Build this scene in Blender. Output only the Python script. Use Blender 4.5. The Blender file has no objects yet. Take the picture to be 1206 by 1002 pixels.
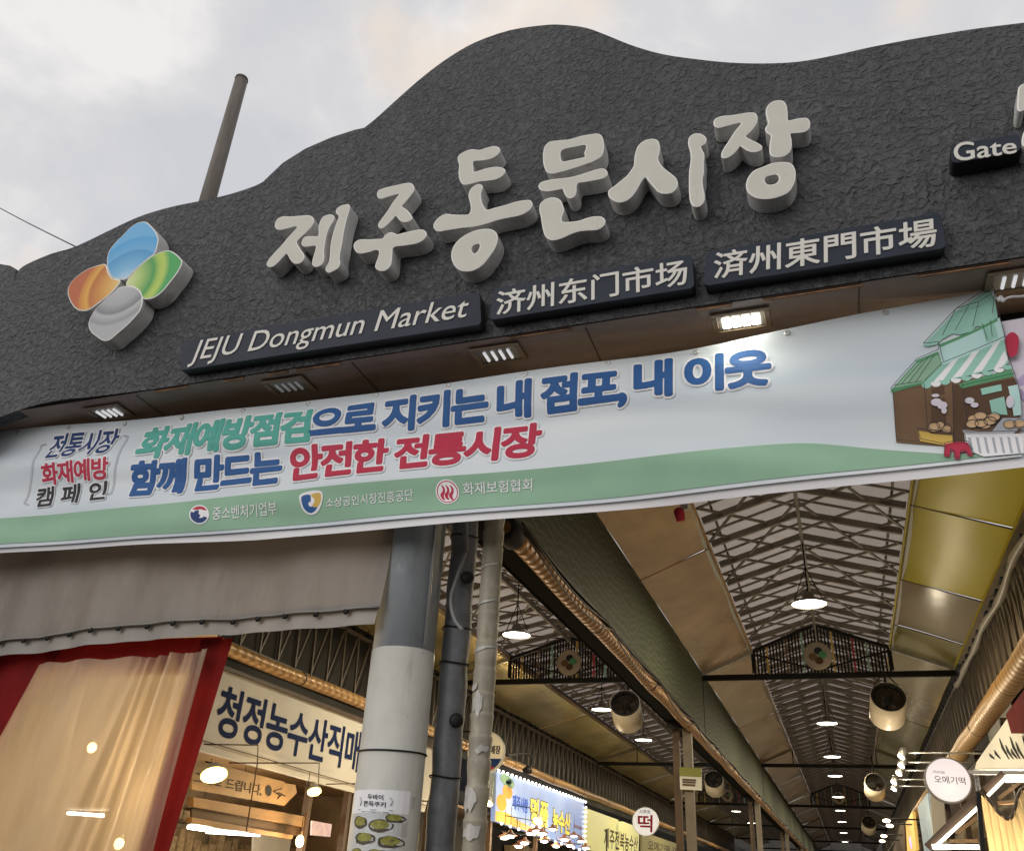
import bpy, bmesh, math, random
from mathutils import Vector, Matrix, geometry
from mathutils import noise as mnoise
R = math.radians
random.seed(7)
scene = bpy.context.scene
COL = scene.collection

# ------------------------------------------------------------------ camera
CH = 1.6
FPX, CX, CY, WPX, HPX = 1020.0, 603.0, 501.0, 1206.0, 1002.0
SX = Vector((0.94364295, -0.11092325, -0.31182369))   # world X in camera axes (x right, y down, z forward)
SY = Vector((0.32714207, 0.45540125, 0.82800227))
SZ = Vector((0.0501602, -0.88334916, 0.46602384))
cam_data = bpy.data.cameras.new("camera")
cam = bpy.data.objects.new("camera", cam_data)
COL.objects.link(cam)
m = Matrix(((SX.x, -SX.y, -SX.z, 0), (SY.x, -SY.y, -SY.z, 0), (SZ.x, -SZ.y, -SZ.z, CH), (0, 0, 0, 1)))
cam.matrix_world = m
cam_data.sensor_fit = 'HORIZONTAL'
cam_data.sensor_width = 36.0
cam_data.lens = 36.0 * FPX / WPX
cam_data.clip_start = 0.05
cam_data.clip_end = 3000
scene.camera = cam

# ------------------------------------------------------------------ sky, sun, exposure
SUN_EL, SUN_AZ = 20.0, 205.0
w = bpy.data.worlds.new("World"); scene.world = w; w.use_nodes = True
wn, wl = w.node_tree.nodes, w.node_tree.links
wn.clear()
wo = wn.new('ShaderNodeOutputWorld'); bg = wn.new('ShaderNodeBackground'); bg.inputs['Strength'].default_value = 0.097
sky = wn.new('ShaderNodeTexSky'); sky.sky_type = 'NISHITA'; sky.sun_disc = False
sky.sun_elevation = R(SUN_EL); sky.sun_rotation = R(SUN_AZ)
tc = wn.new('ShaderNodeTexCoord')
mp = wn.new('ShaderNodeMapping'); mp.inputs['Scale'].default_value = (1.2, 1.2, 1.5); mp.inputs['Rotation'].default_value = (0.2, 0.3, 0.5)
n1 = wn.new('ShaderNodeTexNoise'); n1.inputs['Scale'].default_value = 3.4; n1.inputs['Detail'].default_value = 7; n1.inputs['Roughness'].default_value = 0.55; n1.inputs['Distortion'].default_value = 0.25
r1 = wn.new('ShaderNodeValToRGB')
r1.color_ramp.elements[0].position = 0.36; r1.color_ramp.elements[0].color = (7.0, 7.05, 7.4, 1)
r1.color_ramp.elements[1].position = 0.62; r1.color_ramp.elements[1].color = (9.9, 9.6, 9.4, 1)
e = r1.color_ramp.elements.new(0.5); e.color = (7.9, 7.8, 7.9, 1)
n2 = wn.new('ShaderNodeTexNoise'); n2.inputs['Scale'].default_value = 3.7; n2.inputs['Detail'].default_value = 4
r2 = wn.new('ShaderNodeValToRGB')
r2.color_ramp.elements[0].position = 0.54; r2.color_ramp.elements[0].color = (0, 0, 0, 1)
r2.color_ramp.elements[1].position = 0.66; r2.color_ramp.elements[1].color = (0.6, 0.6, 0.6, 1)
mxw = wn.new('ShaderNodeMixRGB'); mxw.inputs['Color2'].default_value = (10.2, 8.6, 7.1, 1)
mxs = wn.new('ShaderNodeMixRGB'); mxs.inputs['Fac'].default_value = 0.9
wl.new(tc.outputs['Generated'], mp.inputs['Vector'])
wl.new(mp.outputs['Vector'], n1.inputs['Vector']); wl.new(mp.outputs['Vector'], n2.inputs['Vector'])
wl.new(n1.outputs['Fac'], r1.inputs['Fac']); wl.new(n2.outputs['Fac'], r2.inputs['Fac'])
wl.new(r2.outputs['Color'], mxw.inputs['Fac']); wl.new(r1.outputs['Color'], mxw.inputs['Color1'])
wl.new(sky.outputs['Color'], mxs.inputs['Color1']); wl.new(mxw.outputs['Color'], mxs.inputs['Color2'])
wl.new(mxs.outputs['Color'], bg.inputs['Color']); wl.new(bg.outputs['Background'], wo.inputs['Surface'])
sd = bpy.data.lights.new("sun", 'SUN'); sd.energy = 1.1; sd.angle = R(40); sd.color = (1.0, 0.95, 0.9)
sun = bpy.data.objects.new("sun", sd); COL.objects.link(sun)
d = Vector((math.sin(R(SUN_AZ)) * math.cos(R(SUN_EL)), math.cos(R(SUN_AZ)) * math.cos(R(SUN_EL)), math.sin(R(SUN_EL))))
sun.rotation_euler = d.to_track_quat('Z', 'Y').to_euler()
vs = scene.view_settings; vs.view_transform = 'Standard'; vs.look = 'None'; vs.exposure = 0.0; vs.gamma = 1.0
scene.cycles.sample_clamp_indirect = 4.0
scene.cycles.max_bounces = 8
scene.cycles.use_denoising = True

# ------------------------------------------------------------------ helpers
def ray(x, y):
    v = Vector((x - CX, y - CY, FPX)); return Vector((SX.dot(v), SY.dot(v), SZ.dot(v)))
def at(x, y, Y):
    v = ray(x, y); t = Y / v.y; return Vector((v.x * t, Y, CH + v.z * t))
def atX(x, y, X):
    v = ray(x, y); t = X / v.x; return Vector((X, v.y * t, CH + v.z * t))
def atZ(x, y, Z):
    v = ray(x, y); t = (Z - CH) / v.z; return Vector((v.x * t, v.y * t, Z))

def thing(name, label, cat, loc=(0, 0, 0), group=None, kind=None):
    o = bpy.data.objects.new(name, None); COL.objects.link(o); o.location = loc
    o.empty_display_size = 0.1
    o['label'] = label; o['category'] = cat
    if group: o['group'] = group
    o['kind'] = kind or 'thing'
    return o
def tag(o, label, cat, group=None, kind=None):
    o['label'] = label; o['category'] = cat
    if group: o['group'] = group
    o['kind'] = kind or 'thing'
    return o
def root_loc(p):
    l = Vector((0, 0, 0))
    while p is not None:
        l += Vector(p.location); p = p.parent
    return l
def link(name, me, mats, parent=None, loc=None):
    """me holds world coordinates; the object is moved to its parent's base or to loc"""
    o = bpy.data.objects.new(name, me); COL.objects.link(o)
    if not isinstance(mats, (list, tuple)): mats = [mats]
    if not me.materials:
        for mt in mats: me.materials.append(mt)
    if parent is not None:
        off = root_loc(parent); o.parent = parent
    else:
        off = Vector(loc) if loc is not None else Vector((0, 0, 0)); o.location = off
    if off.length: me.transform(Matrix.Translation(-off))
    return o
def dup(root, loc, label=None):
    r = root.copy(); COL.objects.link(r); r.location = loc
    if label: r['label'] = label
    for ch in root.children:
        c = ch.copy(); COL.objects.link(c); c.parent = r
        for g in ch.children:
            q = g.copy(); COL.objects.link(q); q.parent = c
    return r

class MB:
    def __init__(s): s.bm = bmesh.new()
    def face(s, pts, mi=0):
        try:
            f = s.bm.faces.new([s.bm.verts.new(p) for p in pts]); f.material_index = mi; return f
        except ValueError: return None
    def box(s, a, b, mi=0):
        x0, y0, z0 = (min(a[i], b[i]) for i in range(3)); x1, y1, z1 = (max(a[i], b[i]) for i in range(3))
        v = [s.bm.verts.new(p) for p in ((x0, y0, z0), (x1, y0, z0), (x1, y1, z0), (x0, y1, z0), (x0, y0, z1), (x1, y0, z1), (x1, y1, z1), (x0, y1, z1))]
        for q in ((0, 3, 2, 1), (4, 5, 6, 7), (0, 1, 5, 4), (1, 2, 6, 5), (2, 3, 7, 6), (3, 0, 4, 7)):
            s.bm.faces.new([v[i] for i in q]).material_index = mi
        return s
    def bar(s, p, q, wd, ht, up=(0, 0, 1), mi=0):
        p, q = Vector(p), Vector(q); t = (q - p).normalized(); up = Vector(up)
        sd = t.cross(up)
        if sd.length < 1e-4: sd = t.cross(Vector((0, 1, 0)))
        sd.normalize(); un = sd.cross(t).normalized()
        v = [s.bm.verts.new(c + sd * (a * wd / 2) + un * (b * ht / 2)) for c in (p, q) for a, b in ((-1, -1), (1, -1), (1, 1), (-1, 1))]
        for f in ((0, 1, 2, 3), (7, 6, 5, 4), (0, 4, 5, 1), (1, 5, 6, 2), (2, 6, 7, 3), (3, 7, 4, 0)):
            s.bm.faces.new([v[i] for i in f]).material_index = mi
        return s
    def tube(s, pts, r, seg=10, cap=True, mi=0, smooth=True):
        pts = [Vector(p) for p in pts]; rs = r if isinstance(r, (list, tuple)) else [r] * len(pts)
        rings = []; ref = None
        for i, p in enumerate(pts):
            t = (pts[min(i + 1, len(pts) - 1)] - pts[max(i - 1, 0)]).normalized()
            if ref is None:
                ref = t.orthogonal().normalized()
            ref = (ref - t * ref.dot(t)).normalized(); b = t.cross(ref)
            rings.append([s.bm.verts.new(p + (ref * math.cos(k * 2 * math.pi / seg) + b * math.sin(k * 2 * math.pi / seg)) * rs[i]) for k in range(seg)])
        for a, b in zip(rings, rings[1:]):
            for k in range(seg):
                f = s.bm.faces.new((a[k], a[(k + 1) % seg], b[(k + 1) % seg], b[k])); f.smooth = smooth; f.material_index = mi
        if cap:
            for rg, fl in ((rings[0], True), (rings[-1], False)):
                f = s.bm.faces.new(list(reversed(rg)) if fl else rg); f.material_index = mi
        return s
    def lathe(s, prof, c, axis=(0, 0, 1), seg=28, mi=0, cap=False):
        """prof: (radius, distance along axis)"""
        ax = Vector(axis).normalized(); u = ax.orthogonal().normalized(); v = ax.cross(u); c = Vector(c); rings = []
        for r, h in prof:
            if r < 1e-5: rings.append([s.bm.verts.new(c + ax * h)])
            else: rings.append([s.bm.verts.new(c + ax * h + (u * math.cos(k * 2 * math.pi / seg) + v * math.sin(k * 2 * math.pi / seg)) * r) for k in range(seg)])
        for a, b in zip(rings, rings[1:]):
            for k in range(seg):
                k2 = (k + 1) % seg
                if len(a) == 1 and len(b) == 1: continue
                if len(a) == 1: f = s.bm.faces.new((a[0], b[k2], b[k]))
                elif len(b) == 1: f = s.bm.faces.new((a[k], a[k2], b[0]))
                else: f = s.bm.faces.new((a[k], a[k2], b[k2], b[k]))
                f.smooth = True; f.material_index = mi
        return s
    def prism(s, loop, vec, mi=0, mi_side=None):
        """flat loop of 3D points pushed along vec"""
        vec = Vector(vec); n = len(loop)
        a = [s.bm.verts.new(p) for p in loop]; b = [s.bm.verts.new(Vector(p) + vec) for p in loop]
        tris = geometry.tessellate_polygon([[Vector(p) for p in loop]])
        for t in tris:
            try: s.bm.faces.new([a[i] for i in t]).material_index = mi
            except ValueError: pass
            try: s.bm.faces.new([b[i] for i in reversed(t)]).material_index = mi
            except ValueError: pass
        ms = mi if mi_side is None else mi_side
        for i in range(n):
            s.bm.faces.new((a[i], a[(i + 1) % n], b[(i + 1) % n], b[i])).material_index = ms
        return s
    def flat(s, loop, mi=0):
        a = [s.bm.verts.new(p) for p in loop]
        for t in geometry.tessellate_polygon([[Vector(p) for p in loop]]):
            try: s.bm.faces.new([a[i] for i in t]).material_index = mi
            except ValueError: pass
        return s
    def sphere(s, c, r, mi=0, seg=12, sc=(1, 1, 1)):
        n0 = len(s.bm.verts)
        res = bmesh.ops.create_uvsphere(s.bm, u_segments=seg, v_segments=max(6, seg // 2), radius=r)
        for v in res['verts']: v.co = Vector((v.co.x * sc[0], v.co.y * sc[1], v.co.z * sc[2])) + Vector(c)
        for v in res['verts']:
            for f in v.link_faces: f.smooth = True; f.material_index = mi
        return s
    def build(s, name, mats, parent=None, loc=None, normals=True):
        if normals: bmesh.ops.recalc_face_normals(s.bm, faces=s.bm.faces[:])
        me = bpy.data.meshes.new(name); s.bm.to_mesh(me); s.bm.free()
        return link(name, me, mats, parent, loc)

def bevel(o, wd=0.006, seg=2):
    md = o.modifiers.new("bevel", 'BEVEL'); md.width = wd; md.segments = seg; md.limit_method = 'ANGLE'; md.angle_limit = R(40)
    return o

def smooth_loop(pts, n=5):
    """closed Catmull-Rom through 2D/3D points"""
    pts = [Vector(p) for p in pts]; out = []; N = len(pts)
    for i in range(N):
        p0, p1, p2, p3 = pts[i - 1], pts[i], pts[(i + 1) % N], pts[(i + 2) % N]
        d1 = max((p1 - p0).length, 1e-6) ** .5; d2 = max((p2 - p1).length, 1e-6) ** .5; d3 = max((p3 - p2).length, 1e-6) ** .5
        for k in range(n):
            t = d1 + d2 * k / n; t0, t1, t2, t3 = 0, d1, d1 + d2, d1 + d2 + d3
            A1 = p0 * ((t1 - t) / (t1 - t0)) + p1 * ((t - t0) / (t1 - t0)); A2 = p1 * ((t2 - t) / (t2 - t1)) + p2 * ((t - t1) / (t2 - t1)); A3 = p2 * ((t3 - t) / (t3 - t2)) + p3 * ((t - t2) / (t3 - t2))
            B1 = A1 * ((t2 - t) / (t2 - t0)) + A2 * ((t - t0) / (t2 - t0)); B2 = A2 * ((t3 - t) / (t3 - t1)) + A3 * ((t - t1) / (t3 - t1))
            out.append(B1 * ((t2 - t) / (t2 - t1)) + B2 * ((t - t1) / (t2 - t1)))
    return out
def smooth_open(pts, n=6):
    pts = [Vector(p) for p in pts]
    ext = [pts[0] * 2 - pts[1]] + pts + [pts[-1] * 2 - pts[-2]]; out = []
    for i in range(1, len(ext) - 2):
        p0, p1, p2, p3 = ext[i - 1:i + 3]
        for k in range(n):
            t = k / n
            out.append(0.5 * ((2 * p1) + (p2 - p0) * t + (2 * p0 - 5 * p1 + 4 * p2 - p3) * t * t + (3 * p1 - p0 - 3 * p2 + p3) * t ** 3))
    out.append(pts[-1]); return out

# ------------------------------------------------------------------ materials
MATS = {}
def mat(name, col, rough=0.6, metal=0.0, var=0.0, vscale=6.0, bump=0.0, bscale=30.0, bdist=0.01, emit=None, estr=0.0, trans=None, spec=0.5, stretch=(1, 1, 1), col2=None, detail=5, distort=0.0, coat=0.0, roughvar=0.0):
    mt = bpy.data.materials.new(name); mt.use_nodes = True; MATS[name] = mt
    nt = mt.node_tree; b = nt.nodes['Principled BSDF']
    b.inputs['Base Color'].default_value = (*col, 1); b.inputs['Roughness'].default_value = rough; b.inputs['Metallic'].default_value = metal
    b.inputs['Specular IOR Level'].default_value = spec
    if coat: b.inputs['Coat Weight'].default_value = coat
    if emit: b.inputs['Emission Color'].default_value = (*emit, 1); b.inputs['Emission Strength'].default_value = estr
    if var or bump or col2:
        tcn = nt.nodes.new('ShaderNodeTexCoord'); mpn = nt.nodes.new('ShaderNodeMapping'); mpn.inputs['Scale'].default_value = stretch
        nt.links.new(tcn.outputs['Object'], mpn.inputs['Vector'])
    if var or col2:
        nz = nt.nodes.new('ShaderNodeTexNoise'); nz.inputs['Scale'].default_value = vscale; nz.inputs['Detail'].default_value = detail; nz.inputs['Roughness'].default_value = 0.6; nz.inputs['Distortion'].default_value = distort
        nt.links.new(mpn.outputs['Vector'], nz.inputs['Vector'])
        rp = nt.nodes.new('ShaderNodeValToRGB'); rp.color_ramp.elements[0].position = 0.3; rp.color_ramp.elements[1].position = 0.7
        c2 = col2 if col2 else tuple(min(1, c * (1 + var)) for c in col)
        c1 = col if col2 else tuple(c * (1 - var) for c in col)
        rp.color_ramp.elements[0].color = (*c1, 1); rp.color_ramp.elements[1].color = (*c2, 1)
        nt.links.new(nz.outputs['Fac'], rp.inputs['Fac']); nt.links.new(rp.outputs['Color'], b.inputs['Base Color'])
        if roughvar:
            mr = nt.nodes.new('ShaderNodeMapRange'); mr.inputs['To Min'].default_value = max(0, rough - roughvar); mr.inputs['To Max'].default_value = min(1, rough + roughvar)
            nt.links.new(nz.outputs['Fac'], mr.inputs['Value']); nt.links.new(mr.outputs['Result'], b.inputs['Roughness'])
    if bump:
        nb = nt.nodes.new('ShaderNodeTexNoise'); nb.inputs['Scale'].default_value = bscale; nb.inputs['Detail'].default_value = 3; nb.inputs['Distortion'].default_value = distort
        nt.links.new(mpn.outputs['Vector'], nb.inputs['Vector'])
        bp = nt.nodes.new('ShaderNodeBump'); bp.inputs['Strength'].default_value = bump; bp.inputs['Distance'].default_value = bdist
        nt.links.new(nb.outputs['Fac'], bp.inputs['Height']); nt.links.new(bp.outputs['Normal'], b.inputs['Normal'])
    if trans:   # light passing through a sheet
        out = nt.nodes['Material Output']; tr = nt.nodes.new('ShaderNodeBsdfTranslucent'); tr.inputs['Color'].default_value = (*trans[0], 1)
        mx = nt.nodes.new('ShaderNodeMixShader'); mx.inputs['Fac'].default_value = trans[1]
        nt.links.new(b.outputs['BSDF'], mx.inputs[1]); nt.links.new(tr.outputs['BSDF'], mx.inputs[2]); last = mx
        if len(trans) > 2:
            tp = nt.nodes.new('ShaderNodeBsdfTransparent'); m2 = nt.nodes.new('ShaderNodeMixShader'); m2.inputs['Fac'].default_value = trans[2]
            nt.links.new(mx.outputs['Shader'], m2.inputs[1]); nt.links.new(tp.outputs['BSDF'], m2.inputs[2]); last = m2
        nt.links.new(last.outputs['Shader'], out.inputs['Surface'])
    return mt
def stripes(mt, axis, scale, c1, c2, bumpd=0.0, profile='SIN', dist=0.0, sharp=None):
    """wave bands along an object axis replace the base colour and/or make ribs"""
    nt = mt.node_tree; b = nt.nodes['Principled BSDF']
    tcn = nt.nodes.new('ShaderNodeTexCoord'); wv = nt.nodes.new('ShaderNodeTexWave'); wv.wave_type = 'BANDS'; wv.bands_direction = axis; wv.wave_profile = profile
    wv.inputs['Scale'].default_value = scale; wv.inputs['Distortion'].default_value = dist; wv.inputs['Detail'].default_value = 2
    nt.links.new(tcn.outputs['Object'], wv.inputs['Vector'])
    if c1:
        rp = nt.nodes.new('ShaderNodeValToRGB'); rp.color_ramp.elements[0].color = (*c1, 1); rp.color_ramp.elements[1].color = (*c2, 1)
        if sharp: rp.color_ramp.elements[0].position, rp.color_ramp.elements[1].position = sharp
        nt.links.new(wv.outputs['Fac'], rp.inputs['Fac']); nt.links.new(rp.outputs['Color'], b.inputs['Base Color'])
    if bumpd:
        bp = nt.nodes.new('ShaderNodeBump'); bp.inputs['Strength'].default_value = 1.0; bp.inputs['Distance'].default_value = bumpd
        nt.links.new(wv.outputs['Fac'], bp.inputs['Height']); nt.links.new(bp.outputs['Normal'], b.inputs['Normal'])
    return mt
def weather(mt, amount=0.4, scale=(5, 5, 0.5), lo=0.45, hi=0.62, tint=(0.6, 0.56, 0.5)):
    """vertical grime: multiplies whatever feeds the base colour"""
    nt = mt.node_tree; b = nt.nodes['Principled BSDF']
    tcn = nt.nodes.new('ShaderNodeTexCoord'); mpn = nt.nodes.new('ShaderNodeMapping'); mpn.inputs['Scale'].default_value = scale
    nz = nt.nodes.new('ShaderNodeTexNoise'); nz.inputs['Scale'].default_value = 1.0; nz.inputs['Detail'].default_value = 7; nz.inputs['Roughness'].default_value = 0.65
    rp = nt.nodes.new('ShaderNodeValToRGB'); rp.color_ramp.elements[0].position = lo; rp.color_ramp.elements[1].position = hi
    mx = nt.nodes.new('ShaderNodeMixRGB'); mx.blend_type = 'MULTIPLY'; mx.inputs['Color2'].default_value = (*tint, 1)
    ml = nt.nodes.new('ShaderNodeMath'); ml.operation = 'MULTIPLY'; ml.inputs[1].default_value = amount
    nt.links.new(tcn.outputs['Object'], mpn.inputs['Vector']); nt.links.new(mpn.outputs['Vector'], nz.inputs['Vector']); nt.links.new(nz.outputs['Fac'], rp.inputs['Fac'])
    nt.links.new(rp.outputs['Color'], ml.inputs[0]); nt.links.new(ml.outputs['Value'], mx.inputs['Fac'])
    if b.inputs['Base Color'].links: nt.links.new(b.inputs['Base Color'].links[0].from_socket, mx.inputs['Color1'])
    else: mx.inputs['Color1'].default_value = b.inputs['Base Color'].default_value
    nt.links.new(mx.outputs['Color'], b.inputs['Base Color']); return mt
def lamp_light(name, kind, P, energy, col, size, parent, aim=None, spread=180):
    """the light of a lamp the photograph shows lit, placed at its lens"""
    ld = bpy.data.lights.new(name, kind); ld.energy = energy; ld.color = col
    if kind == 'AREA':
        ld.shape = 'DISK'; ld.size = size; ld.spread = R(spread)
    else: ld.shadow_soft_size = size
    o = bpy.data.objects.new(name, ld); COL.objects.link(o); o.parent = parent; o.location = Vector(P) - root_loc(parent)
    if aim is not None: o.rotation_euler = (-Vector(aim)).to_track_quat('Z', 'Y').to_euler()
    return o
def glow(name, col, strength):
    return mat(name, (0.8, 0.8, 0.8), 0.4, emit=col, estr=strength)

M_STUCCO = weather(weather(mat('charcoal_stucco', (0.050, 0.053, 0.058), 0.55, var=0.40, vscale=18, bump=1.0, bscale=18, bdist=0.05, distort=1.25, spec=0.45, detail=3), .5, (3, 3, .35), .45, .62, (.62, .62, .63)), .5, (.9, .9, .9), .5, .68, (1.45, 1.46, 1.48))
M_SOFFIT = weather(mat('brown_soffit', (0.24, 0.16, 0.125), 0.32, var=0.25, vscale=1.5, bump=0.15, bscale=40, stretch=(0.4, 2, 2)), .6, (2.2, 4, 4), .5, .66)
M_RUST = mat('rusty_edge', (0.05, 0.03, 0.02), 0.8, col2=(0.45, 0.24, 0.12), vscale=7)
M_LFACE = weather(mat('letter_face', (0.53, 0.525, 0.465), 0.5, vscale=5, col2=(0.57, 0.565, 0.505), spec=.3), .45, (7, 7, 3), .6, .75)
M_LRIM = mat('letter_rim', (0.74, 0.74, 0.70), 0.45)
M_LSIDE = mat('letter_side', (0.60, 0.59, 0.57), 0.5, var=0.12, vscale=9)
stripes(M_LSIDE, 'Y', 14.0, (0.62, 0.615, 0.60), (0.74, 0.735, 0.72), 0.0015)
weather(M_LSIDE, .7, (14, 14, 3), .5, .68)
M_PLATE = mat('navy_plate', (0.026, 0.032, 0.048), 0.5, var=0.2, vscale=4, spec=0.15)
M_PSIDE = mat('black_plate_side', (0.010, 0.011, 0.014), 0.4)
M_PTEXT = mat('cream_lettering', (0.62, 0.61, 0.56), 0.5)
M_LAMPBODY = mat('bronze_lamp_frame', (0.26, 0.19, 0.13), 0.45, metal=0.3)
M_TUBE_OFF = mat('lamp_reflector', (0.30, 0.28, 0.26), 0.3, metal=0.6)
M_FLOOD_ON = glow('floodlight_glow', (1.0, 0.97, 0.80), 20)
M_FLOOD_DIM = glow('floodlight_dim', (0.95, 0.97, 1.0), 0.55)
M_FLOOD_OFF = glow('floodlight_faint', (0.95, 0.97, 1.0), 0.06)
M_BANNER = mat('pale_blue_banner', (0.56, 0.65, 0.73), 0.38, vscale=0.9, col2=(0.76, 0.81, 0.84), stretch=(0.5, 1, 2.2), detail=2, trans=((0.6, 0.68, 0.75), 0.12), spec=0.45)
M_BANWHITE = mat('white_banner', (0.74, 0.74, 0.77), 0.4, trans=((0.7, 0.7, 0.75), 0.12))
M_BANLILAC = mat('lilac_banner', (0.62, 0.58, 0.66), 0.45)
M_PGREEN = mat('printed_green', (0.27, 0.45, 0.32), 0.6, spec=0.2, var=0.06, vscale=2)
M_PTEAL = mat('printed_teal', (0.10, 0.40, 0.34), 0.6, spec=0.2)
M_PBLUE = mat('printed_blue', (0.028, 0.105, 0.30), 0.6, spec=0.2)
M_PNAVY = mat('printed_navy', (0.02, 0.05, 0.17), 0.6, spec=0.2)
M_PRED = mat('printed_red', (0.47, 0.035, 0.075), 0.6, spec=0.2)
M_PBLACK = mat('printed_black', (0.03, 0.032, 0.04), 0.6, spec=0.2)
M_PWHITE = mat('printed_white', (0.80, 0.80, 0.82), 0.6, spec=0.2)
M_PYEL = mat('printed_yellow', (0.62, 0.42, 0.10), 0.6, spec=0.2)
M_PBROWN = mat('printed_brown', (0.17, 0.10, 0.055), 0.6, spec=0.2, var=0.1, vscale=5)
M_PDBROWN = mat('printed_dark_brown', (0.10, 0.055, 0.032), 0.6, spec=0.2)
M_PROOF = mat('printed_roof_green', (0.10, 0.30, 0.15), 0.6, spec=0.2)
M_PMINT = mat('printed_mint', (0.30, 0.56, 0.47), 0.6, spec=0.2)
M_PMINTL = mat('printed_pale_mint', (0.46, 0.68, 0.66), 0.6, spec=0.2)
M_PBREAD = mat('printed_bread', (0.62, 0.42, 0.24), 0.6, spec=0.2)
M_PGREY = mat('printed_grey', (0.40, 0.42, 0.46), 0.6, spec=0.2)
M_PLILAC = mat('printed_lilac', (0.45, 0.36, 0.55), 0.6, spec=0.2)
M_POLE = weather(weather(mat('grey_blue_pole', (0.33, 0.36, 0.385), 0.5, var=0.18, vscale=3.0, bump=0.12, bscale=30, stretch=(1, 1, 0.5)), .7, (7, 7, .8), .52, .66, (.62, .62, .6)), .7, (5, 5, 3), .60, .68, (1.5, 1.5, 1.45))
M_POLEW = weather(weather(mat('cream_pole_paint', (0.50, 0.50, 0.455), 0.5, var=0.10, vscale=5, bump=0.15, bscale=14, stretch=(1, 1, 0.6)), .8, (8, 8, 1.2), .54, .70, (.66, .63, .56)), .8, (26, 26, 20), .66, .72, (.5, .5, .48))
M_WRAPDK = weather(mat('dark_wrap', (0.13, 0.14, 0.155), 0.5, var=0.35, vscale=4, bump=0.4, bscale=12, bdist=0.02, distort=.4), .7, (9, 9, 3), .5, .66)
M_WRAP = weather(weather(mat('tan_wrap', (0.30, 0.27, 0.205), 0.5, var=0.25, vscale=4, bump=0.4, bscale=14, bdist=0.01), .8, (9, 9, 4), .5, .68), .8, (5, 5, 2.2), .56, .66, (1.45, 1.5, 1.6))
M_TAPE = mat('foil_tape', (0.42, 0.41, 0.38), 0.4, var=0.2, vscale=10)
M_DARK = mat('black_steel', (0.012, 0.011, 0.010), 0.6, spec=0.25)
M_BLACK = mat('matt_black', (0.006, 0.006, 0.005), 0.9, spec=0.05)  # near-black and matt, for the gutter's underside and side
M_STEEL = mat('brown_grey_steel', (0.165, 0.138, 0.11), 0.5, var=0.2, vscale=4)
M_SILVER = mat('silver_steel', (0.50, 0.50, 0.48), 0.3, metal=0.6)
M_GLAZE = mat('roof_glazing', (0.40, 0.355, 0.31), 0.45, var=0.08, vscale=1.5, trans=((0.46, 0.40, 0.345), 0.55))
M_GLAZE2 = mat('dim_roof_glazing', (0.25, 0.21, 0.19), 0.5, var=0.15, vscale=1.5, trans=((0.40, 0.34, 0.31), 0.5))  # less sky showing in the far bays is put into this darker colour
M_PANELB = mat('brown_ceiling_sheet', (0.42, 0.28, 0.155), 0.27, metal=0.5, var=0.3, vscale=1.1, bump=0.25, bscale=2.2, bdist=0.03, stretch=(1, 0.7, 1))
M_PANELY = mat('yellow_polycarbonate', (0.30, 0.225, 0.008), 0.3, spec=.12, var=0.12, vscale=0.9, bump=0.12, bscale=3, bdist=0.03, trans=((0.50, 0.40, 0.015), 0.25))
M_PANELG = mat('smoky_polycarbonate', (0.22, 0.15, 0.09), 0.2, spec=.35, var=0.25, vscale=1.0, bump=0.2, bscale=3, bdist=0.03, col2=(0.17, 0.15, 0.08))
M_PANELO = mat('olive_polycarbonate', (0.17, 0.145, 0.03), 0.2, spec=.35, var=0.2, vscale=1.0, bump=0.2, bscale=3, bdist=0.03)
M_PANELM = mat('olive_metal_sheet', (0.72, 0.56, 0.24), 0.27, metal=0.8, var=0.25, vscale=0.8, bump=0.25, bscale=2.6, bdist=0.03, col2=(0.36, 0.31, 0.09))
M_EDGEY = mat('yellow_trim', (0.75, 0.66, 0.06), 0.3, trans=((0.9, 0.8, 0.1), 0.3))
M_BEAM = mat('green_fascia', (0.105, 0.115, 0.080), 0.7, spec=.2)
stripes(M_BEAM, 'Z', 3.2, (0.056, 0.068, 0.042), (0.098, 0.110, 0.078), 0, 'SIN', 9.0, (0.72, 0.95))
M_DUCT = mat('brown_spiral_duct', (0.38, 0.18, 0.055), 0.4, metal=0.25, var=0.25, vscale=4)
stripes(M_DUCT, 'Y', 2.2, (0.24, 0.115, 0.04), (0.46, 0.24, 0.09), 0.02, 'SIN', 0.6)
M_DUCTY = mat('ochre_duct', (0.45, 0.26, 0.09), 0.4, metal=0.2, var=0.2, vscale=3)
stripes(M_DUCTY, 'Y', 1.6, (0.34, 0.185, 0.06), (0.50, 0.29, 0.10), 0.008, 'SIN', 0.3)
M_FAN = mat('cream_fan_drum', (0.62, 0.53, 0.40), 0.4, var=0.06, vscale=6)
M_WHITEP = mat('white_sign_panel', (0.72, 0.69, 0.62), 0.6, var=0.05, vscale=1.2, spec=.25)
M_NAVYT = mat('navy_sign_text', (0.016, 0.03, 0.10), 0.8, spec=.1)
M_WOOD = mat('warm_wood', (0.30, 0.18, 0.085), 0.5, var=0.3, vscale=3, stretch=(3, 0.6, 3))
M_WOODD = mat('dark_wood', (0.085, 0.05, 0.028), 0.55, var=0.3, vscale=3)
M_TARP = mat('grey_tarpaulin', (0.215, 0.19, 0.168), 0.55, var=0.12, vscale=1.2, bump=0.6, bscale=3.2, bdist=0.05, stretch=(1.6, 1, 0.6), trans=((0.5, 0.42, 0.36), 0.2))
weather(M_TARP, .5, (1.6, 1.6, .5), .45, .66, (.7, .68, .64))
M_TARPH = mat('tarpaulin_hem', (0.25, 0.235, 0.215), 0.5, var=0.15, vscale=4, trans=((0.5, 0.42, 0.36), 0.15))
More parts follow.
